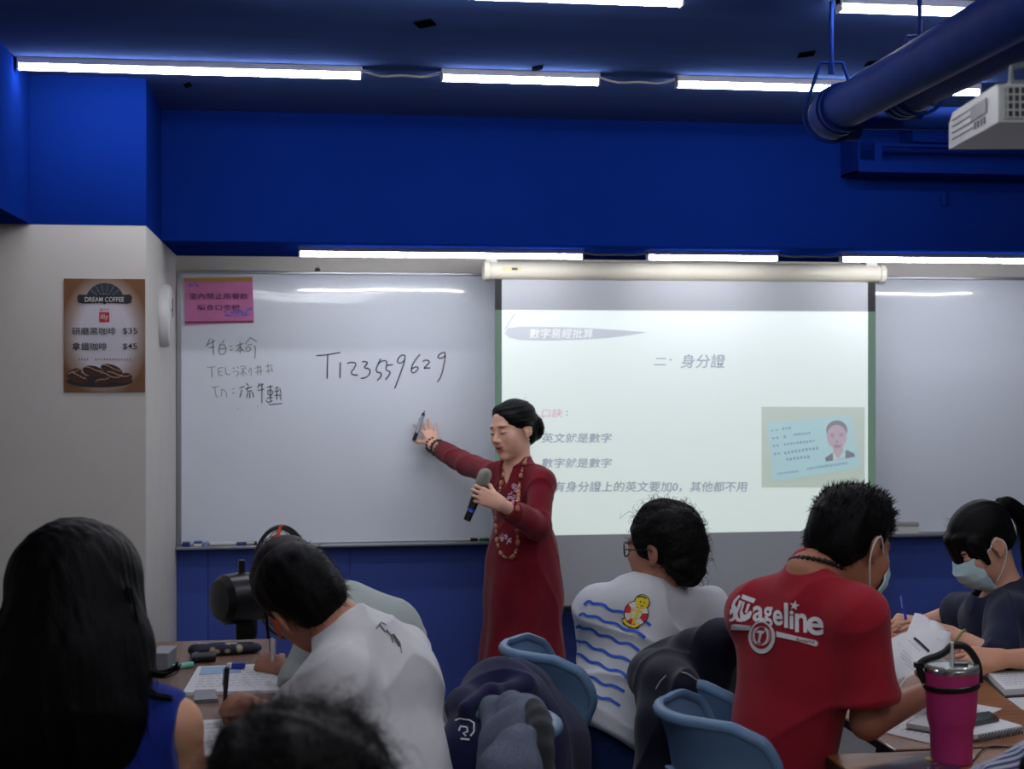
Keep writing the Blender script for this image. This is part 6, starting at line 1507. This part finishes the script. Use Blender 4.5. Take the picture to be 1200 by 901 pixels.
a = WZ(272, 783, ZT + .01); t = thing('eraser', a, 'blue and white rubber eraser on the notebook', 'eraser'); MB().box(a + RV * .018 + UP * .008, (.036, .02, .015), np.column_stack([RV, FV, UP]), .002).build('sleeve', mat('eraser_blue', (34, 60, 160), .5), t); MB().box(a - RV * .006 + UP * .008, (.016, .019, .014), np.column_stack([RV, FV, UP]), .003).build('rubber', M_paper, t)
a = WZ(202, 785, ZT); b2 = WZ(226, 782, ZT); t = thing('highlighter', (a + b2) / 2, 'teal highlighter pen on the left desk beside the grey box', 'marker'); d = unit(b2 - a); q_ = a + (b2 - a) * .6
MB().tube([a + UP * .0085, q_ + UP * .0085], .0082, 12).build('barrel', mat('teal_plastic', (130, 200, 176), .4), t, True); MB().tube([q_ + UP * .0085, b2 + UP * .0085], .0088, 12).build('cap', mat('teal_plastic_b', (110, 190, 165), .4), t, True)
a = WZ(187, 786, ZT); t = thing('grey_box', a, 'small grey box on the left desk next to the long haired woman', 'box'); MB().box(a + UP * .024 + FV * .05, (.05, .11, .047), np.column_stack([RV, FV, UP]), .004).build('body', mat('grey_card', (118, 120, 128), .6), t); MB().box(a + UP * .0485 + FV * .05, (.052, .112, .006), np.column_stack([RV, FV, UP]), .002).build('lid', mat('grey_card_b', (146, 148, 154), .6), t)
Q = zq([(228, 812), (252, 811), (256, 823), (226, 825)], ZT); t = thing('phone', sum(Q) / 4, 'dark glossy phone on the left desk beside the writing hand', 'phone'); MB().prism(Q, (0, 0, .008)).build('body', mat('phone_metal', (120, 124, 130), .25, .6), t); ctr = sum(Q) / 4; MB().prism([ctr + (p - ctr) * .93 + UP * .0081 for p in Q], (0, 0, .0008)).build('screen', mat('phone_glass', (14, 16, 20), .08, coat=.6), t)
sheet('paper', [(222, 846), (290, 842), (296, 884), (214, 888)], ZT, .003, 'white sheet under the black pen at the near side of the left desk', 'paper', lines=6)
# bottle
a = np.append(WZ(163, 790, ZT)[:2], ZT); M_clear = mat('clear_plastic', (225, 232, 235), .08, trans=.92, ior=1.3); t = thing('water_bottle', a, 'clear plastic bottle with a green cap half hidden by the long hair', 'bottle')
MB().lathe(a, [(.028, 0), (.033, .006), (.033, .06), (.031, .07), (.033, .08), (.033, .125), (.028, .15), (.014, .172), (.0135, .182)], 24).build('body', M_clear, t, True); MB().lathe(a + UP * .178, [(.0165, 0), (.0165, .018), (.015, .02)], 20).build('cap', mat('green_cap', (70, 190, 140), .4), t, True)
# right desks
M_pink = mat('pink_enamel', (176, 50, 112), .45, spec=.4, noise=.03, nscale=8)
a = np.append(WZ(1115, 893, ZT)[:2], ZT); TU = thing('tumbler', a, 'pink insulated tumbler with a black carry strap, lid and straw', 'tumbler')
MB().lathe(a, [(.040, 0), (.0435, .004), (.0445, .03), (.046, .074), (.0505, .088), (.052, .094), (.0565, .17), (.0585, .198)], 48).build('body', M_pink, TU, True)
MB().lathe(a + UP * .198, [(.0586, 0), (.0592, .004), (.0592, .009), (.057, .011)], 48).build('steel_rim', mat('bright_steel', (190, 190, 192), .2, .95), TU, True)
LD = MB().lathe(a + UP * .2085, [(.0575, 0), (.0578, .005), (.054, .007), (.052, .003), (.012, .003)], 48).build('lid', mat('smoke_plastic', (190, 195, 190), .12, trans=.55, coat=.3), TU, True)
MB().box(a + UP * .214 + RV * .02, (.03, .016, .006), np.column_stack([RV, FV, UP]), .002).build('lid_slider', M_dark, LD)
MB().tube([a + UP * .15, a + UP * .262 + RV * .001], .0042, 12).build('straw', mat('straw', (225, 225, 225), .3, trans=.4), TU, True)
st = MB(); st.tube([a + UP * (.168 + .004 * math.cos(t_)) + .0585 * (math.cos(t_) * RV + math.sin(t_) * FV) for t_ in np.linspace(0, 2 * math.pi, 41)[:-1]], .0048, 8, closed=True, sq=(.6, 1.3)); STP = st.build('strap_ring', M_dark, TU, True)
T0 = 3.35; q = lambda x, y: W(x, y, T0)
MB().tube(smooth_path([q(1084, 800), q(1078, 788), q(1077, 778), q(1084, 773), q(1098, 769), q(1108, 764), q(1114, 757), q(1122, 755), q(1131, 757), q(1140, 766), q(1147, 780), q(1148, 800)], 2), .0068, 10, sq=(.6, 1.2)).build('carry_handle', M_dark, TU, True)
MB().tube([q(1077, 782), q(1077, 776)], .012, 10).build('strap_buckle', M_dark, TU, True)
sheet('paper', [(1024, 856), (1098, 818), (1174, 831), (1090, 872)], ZT, .002, 'large white sheet under the elbow of the person in red', 'paper', lines=7)
nb = sheet('spiral_notebook', [(1062, 853), (1128, 835), (1198, 856), (1142, 867)], ZT + .0025, .012, 'spiral bound notebook behind the pink tumbler', 'notebook')
MB().prism(zq([(1061, 855), (1142, 869), (1199, 858), (1128, 834)], ZT + .002), (0, 0, .002)).build('cover', mat('notebook_cover', (60, 52, 44), .6), nb)
a = WZ(1144, 866, ZT + .012); b2 = WZ(1198, 856, ZT + .012)
for i in range(14):
    p = a + (b2 - a) * (.08 + .9 * i / 13); MB().tube([p + .0075 * (math.cos(t_) * FV + math.sin(t_) * UP) for t_ in np.linspace(0, 6.28, 11)[:-1]], .0014, 6, closed=True).build('spiral_ring', M_steel, nb, True)
Q = zq([(1118, 842), (1160, 837), (1171, 845), (1140, 851)], ZT + .016); t = thing('phone', sum(Q) / 4, 'dark phone lying on the spiral notebook', 'phone'); MB().prism(Q, (0, 0, .008)).build('body', mat('phone_grey', (74, 76, 80), .3, .5), t); ctr = sum(Q) / 4; MB().prism([ctr + (p - ctr) * .93 + UP * .0081 for p in Q], (0, 0, .0008)).build('screen', MATS['phone_glass'], t)
ob = sheet('open_book', [(1149, 787), (1205, 784), (1235, 812), (1178, 816)], ZT, .018, 'open white book at the right edge on the far desk', 'book', lines=10)
MB().prism(zq([(1146, 790), (1178, 818), (1236, 814), (1205, 785)], ZT - .0), (0, 0, .003)).build('cover', M_dark, ob)
sheet('paper', [(1181, 819), (1215, 817), (1230, 836), (1198, 832)], ZT, .002, 'white sheet cut off by the right edge of the photo', 'paper', lines=4)
sheet('paper', [(1028, 749), (1045, 739), (1085, 741), (1072, 754)], ZT, .003, 'white sheet beneath the hand with the blue pen', 'paper', lines=4)
Q = [(1008, 905), (1100, 882), (1128, 905), (1060, 930)]
t = thing('document_pouch', WZ(1070, 900, ZT), 'dark purple plastic pouch with a yellow star at the bottom edge', 'pouch'); MB().prism(zq(Q, ZT + .0), (0, 0, .006)).build('sleeve', mat('purple_film', (44, 36, 66), .3, coat=.4), t)
cs = WZ(1090, 889, ZT + .0065); MB().prism([cs + (.016 if i % 2 == 0 else .009) * (math.cos(i * math.pi / 8) * RV + 1.2 * math.sin(i * math.pi / 8) * FV) for i in range(16)], (0, 0, .0006)).build('star_print', mat('print_yellow', (190, 170, 60), .5), t)
mb = MB()
for i, (x, y) in enumerate(((1096, 895), (1103, 898), (1098, 900))): c = WZ(x, y, ZT + .0065); mb.prism([c + .006 * (math.cos(j) * RV + math.sin(j) * FV) for j in np.linspace(0, 6.28, 9)[:-1]], (0, 0, .0006))
mb.build('small_prints', mat('print_rose', (150, 80, 100), .5), t)
o = MB().tube(smooth_path([WZ(1140, 893, ZT) + UP * .004, WZ(1146, 884, ZT) + UP * .004, WZ(1157, 877, ZT) + UP * .004, WZ(1172, 876, ZT) + UP * .004, WZ(1190, 880, ZT) + UP * .004], 2), .002, 6).build('thin_cord', M_dark, smooth=True); tag(o, 'thin dark cord curving on the desk right of the pink tumbler', 'cord')
# booklet held by the man in red
def patch(name, c, nu, nv, bulge, m, parent, th=.0012):
    c = [np.asarray(p) for p in c]; nrm = unit(np.cross(c[1] - c[0], c[3] - c[0])); v = []; f = []
    for j in range(nv + 1):
        for i in range(nu + 1):
            u = i / nu; w_ = j / nv; p = (c[0] * (1 - u) + c[1] * u) * (1 - w_) + (c[3] * (1 - u) + c[2] * u) * w_; v.append(p + nrm * bulge(u, w_))
    n = len(v); v += [p - nrm * th for p in v]; g = lambda i, j: j * (nu + 1) + i
    for j in range(nv):
        for i in range(nu): f += [(g(i, j), g(i + 1, j), g(i + 1, j + 1), g(i, j + 1)), (n + g(i, j), n + g(i, j + 1), n + g(i + 1, j + 1), n + g(i + 1, j))]
    for j in range(nv): f += [(g(0, j), g(0, j + 1), n + g(0, j + 1), n + g(0, j)), (g(nu, j + 1), g(nu, j), n + g(nu, j), n + g(nu, j + 1))]
    for i in range(nu): f += [(g(i + 1, 0), g(i, 0), n + g(i, 0), n + g(i + 1, 0)), (g(i, nv), g(i + 1, nv), n + g(i + 1, nv), n + g(i, nv))]
    mb = MB(); mb.add(v, f); return mb.build(name, m, parent, True, 60)
BK = thing('booklet', W(1075, 805, 3.85), 'curled white booklet held up by the person in red', 'booklet')
pc = [W(1054, 806, 3.80), W(1096, 796, 3.78), W(1117, 748, 3.98), W(1036, 757, 3.98)]
pg = patch('front_page', pc, 14, 14, lambda u, w_: .03 * math.sin(math.pi * u * .9) + .01 * w_, M_paper, BK)
patch('curled_page', [W(1058, 752, 4.0), W(1112, 752, 3.98), W(1098, 735, 4.05), W(1072, 718, 4.08)], 12, 12, lambda u, w_: .022 * math.sin(math.pi * u) * (1 - .4 * w_), M_paper, BK)
patch('curled_page', [W(1078, 760, 3.96), W(1117, 760, 3.92), W(1112, 742, 4.02), W(1082, 735, 4.06)], 12, 12, lambda u, w_: .03 * math.sin(math.pi * u), M_paper, BK)
patch('back_page', [p + FV * .012 - RV * .004 for p in pc], 8, 8, lambda u, w_: .028 * math.sin(math.pi * u * .9), mat('tan_cover', (168, 160, 140), .7), BK)
tr = bvh(pg); vd = unit(W(1076, 780, 3.85) - np.array([0, 0, CAMH])); o_ = W(1000, 850, 3.8); ex_ = (W(1100, 850, 3.8) - o_) / 100; ey_ = (W(1000, 750, 3.8) - o_) / 100; ff = lambda L: [(x - 1000, 850 - y) for x, y in L]
decal('page_heading', ribbon(ff([(1071, 747), (1077, 752), (1083, 758), (1089, 764)]), 3.2), o_, ex_, ey_, vd, pg, M_k, pg, .002, .01, tr)
pr = []
r_ = np.random.default_rng(9)
for (x0, y0, x1, y1) in ((1065, 750, 1078, 763), (1058, 762, 1068, 772), (1056, 766, 1068, 776), (1056, 770, 1069, 780), (1052, 752, 1055, 756), (1061, 778, 1072, 786)):
    k_ = 0
    while k_ < 1:
        w_ = r_.uniform(.05, .12); pr += ribbon(ff([(x0 + (x1 - x0) * k_, y0 + (y1 - y0) * k_), (x0 + (x1 - x0) * (k_ + w_), y0 + (y1 - y0) * (k_ + w_))]), 1.1); k_ += w_ + .05
decal('page_print', pr, o_, ex_, ey_, vd, pg, M_ptxt, pg, .002, .01, tr)

# ------------------------------------------------------------------ fan
M_fan = mat('fan_black', (16, 16, 18), .3, spec=.5); M_or = mat('fan_orange', (226, 84, 26), .4)
nv_ = unit(CV(.76, .65)); c = W(331, 682, 5.6); x_ = unit(np.cross(nv_, UP)); FN = thing('stand_fan', np.array([c[0], c[1], 0]) - nv_ * .26, 'black stand fan with orange trim in front of the blue wall', 'fan')
ringp = lambda R, d, n=48: [c + nv_ * d + R * (math.cos(a) * x_ + math.sin(a) * UP) for a in np.linspace(0, 2 * math.pi, n + 1)[:-1]]
MB().tube(ringp(.2, 0), .008, 8, closed=True, sq=(1, 1.6)).build('guard_rim', M_fan, FN, True)
for sgn, nm in ((-1, 'rear_guard'), (1, 'front_guard')):
    mb = MB()
    for R in np.linspace(.04, .188, 9): mb.tube(ringp(R, sgn * .055 * (1 - (R / .2) ** 2) + sgn * .004, 36), .0013, 4, closed=True)
    for a in np.linspace(0, 2 * math.pi, 25)[:-1]:
        dr = math.cos(a) * x_ + math.sin(a) * UP; mb.tube([c + dr * R + nv_ * sgn * (.055 * (1 - (R / .2) ** 2) + .004) for R in (.03, .08, .13, .17, .198)], .0013, 4)
    mb.build(nm, M_steel if sgn < 0 else M_fan, FN)
for sgn in (-1, 1): MB().tube([c + UP * R - nv_ * (.06 * (1 - (R / .2) ** 2) + .006) for R in (sgn * .208, sgn * .19, sgn * .15, sgn * .10, sgn * .05)], .013, 8, sq=(1, .35)).build('orange_strip', M_or, FN, True)
MB().tube([c + (x_ * .7 + UP * .7) * R + nv_ * 0 for R in (.185, .215)], .013, 8, sq=(1, .5)).build('guard_clip', M_or, FN, True)
for k_ in range(3):
    mb = MB(); v = []; f = []
    for i in range(9):
        R = .03 + .145 * i / 8
        for j in range(7):
            a = 2.094 * k_ + (-.45 + .9 * j / 6) * (.7 + .5 * i / 8); v.append(c + R * (math.cos(a) * x_ + math.sin(a) * UP) + nv_ * (.03 * (j / 6 - .5)))
    f = [(i * 7 + j, i * 7 + j + 1, (i + 1) * 7 + j + 1, (i + 1) * 7 + j) for i in range(8) for j in range(6)]; n = len(v); v += [p + nv_ * .002 for p in v]; f += [tuple(n + q_ for q_ in reversed(t_)) for t_ in f]; mb.add(v, f); mb.build('blade', M_or, FN, True)
MB().lathe(c - nv_ * .02, [(.035, 0), (.035, .05), (.02, .06)], 24, nv_).build('hub', M_fan, FN, True)
mo = c - nv_ * .27 - UP * .04
MB().lathe(mo, [(.03, 0), (.07, .008), (.088, .03), (.092, .10), (.085, .17), (.06, .22), (.05, .25)], 32, nv_).build('motor_housing', M_fan, FN, True)
MB().tube([mo + nv_ * .10 + UP * .085, mo + nv_ * .10 + UP * .135], .012, 12).build('swing_knob', M_fan, FN, True)
ft = np.array([mo[0] + nv_[0] * .12, mo[1] + nv_[1] * .12, 0])
MB().box(np.array([ft[0], ft[1], c[2] - .13]), (.07, .07, .12), np.column_stack([RV, FV, UP]), .012).build('tilt_joint', M_fan, FN)
MB().box(np.array([ft[0], ft[1], c[2] - .29]) - RV * .012, (.11, .09, .16), np.column_stack([RV, FV, UP]), .014).build('control_box', M_fan, FN)
MB().box(np.array([ft[0], ft[1], c[2] - .28]) - RV * .068, (.008, .05, .1), np.column_stack([RV, FV, UP]), .003).build('orange_badge', M_or, FN)
MB().tube([ft + UP * .02, ft + UP * (c[2] - .3)], .017, 16).build('pole', M_fan, FN, True)
MB().lathe(ft, [(.19, 0), (.2, .006), (.19, .022), (.05, .035), (.03, .05)], 40).build('base', M_fan, FN, True)
MB().tube(smooth_path([mo + nv_ * .2 - UP * .06, mo + nv_ * .22 - UP * .25, ft + RV * .06 + UP * .3, ft + RV * .05 + UP * .06], 2), .006, 8).build('power_cord', M_fan, FN, True)
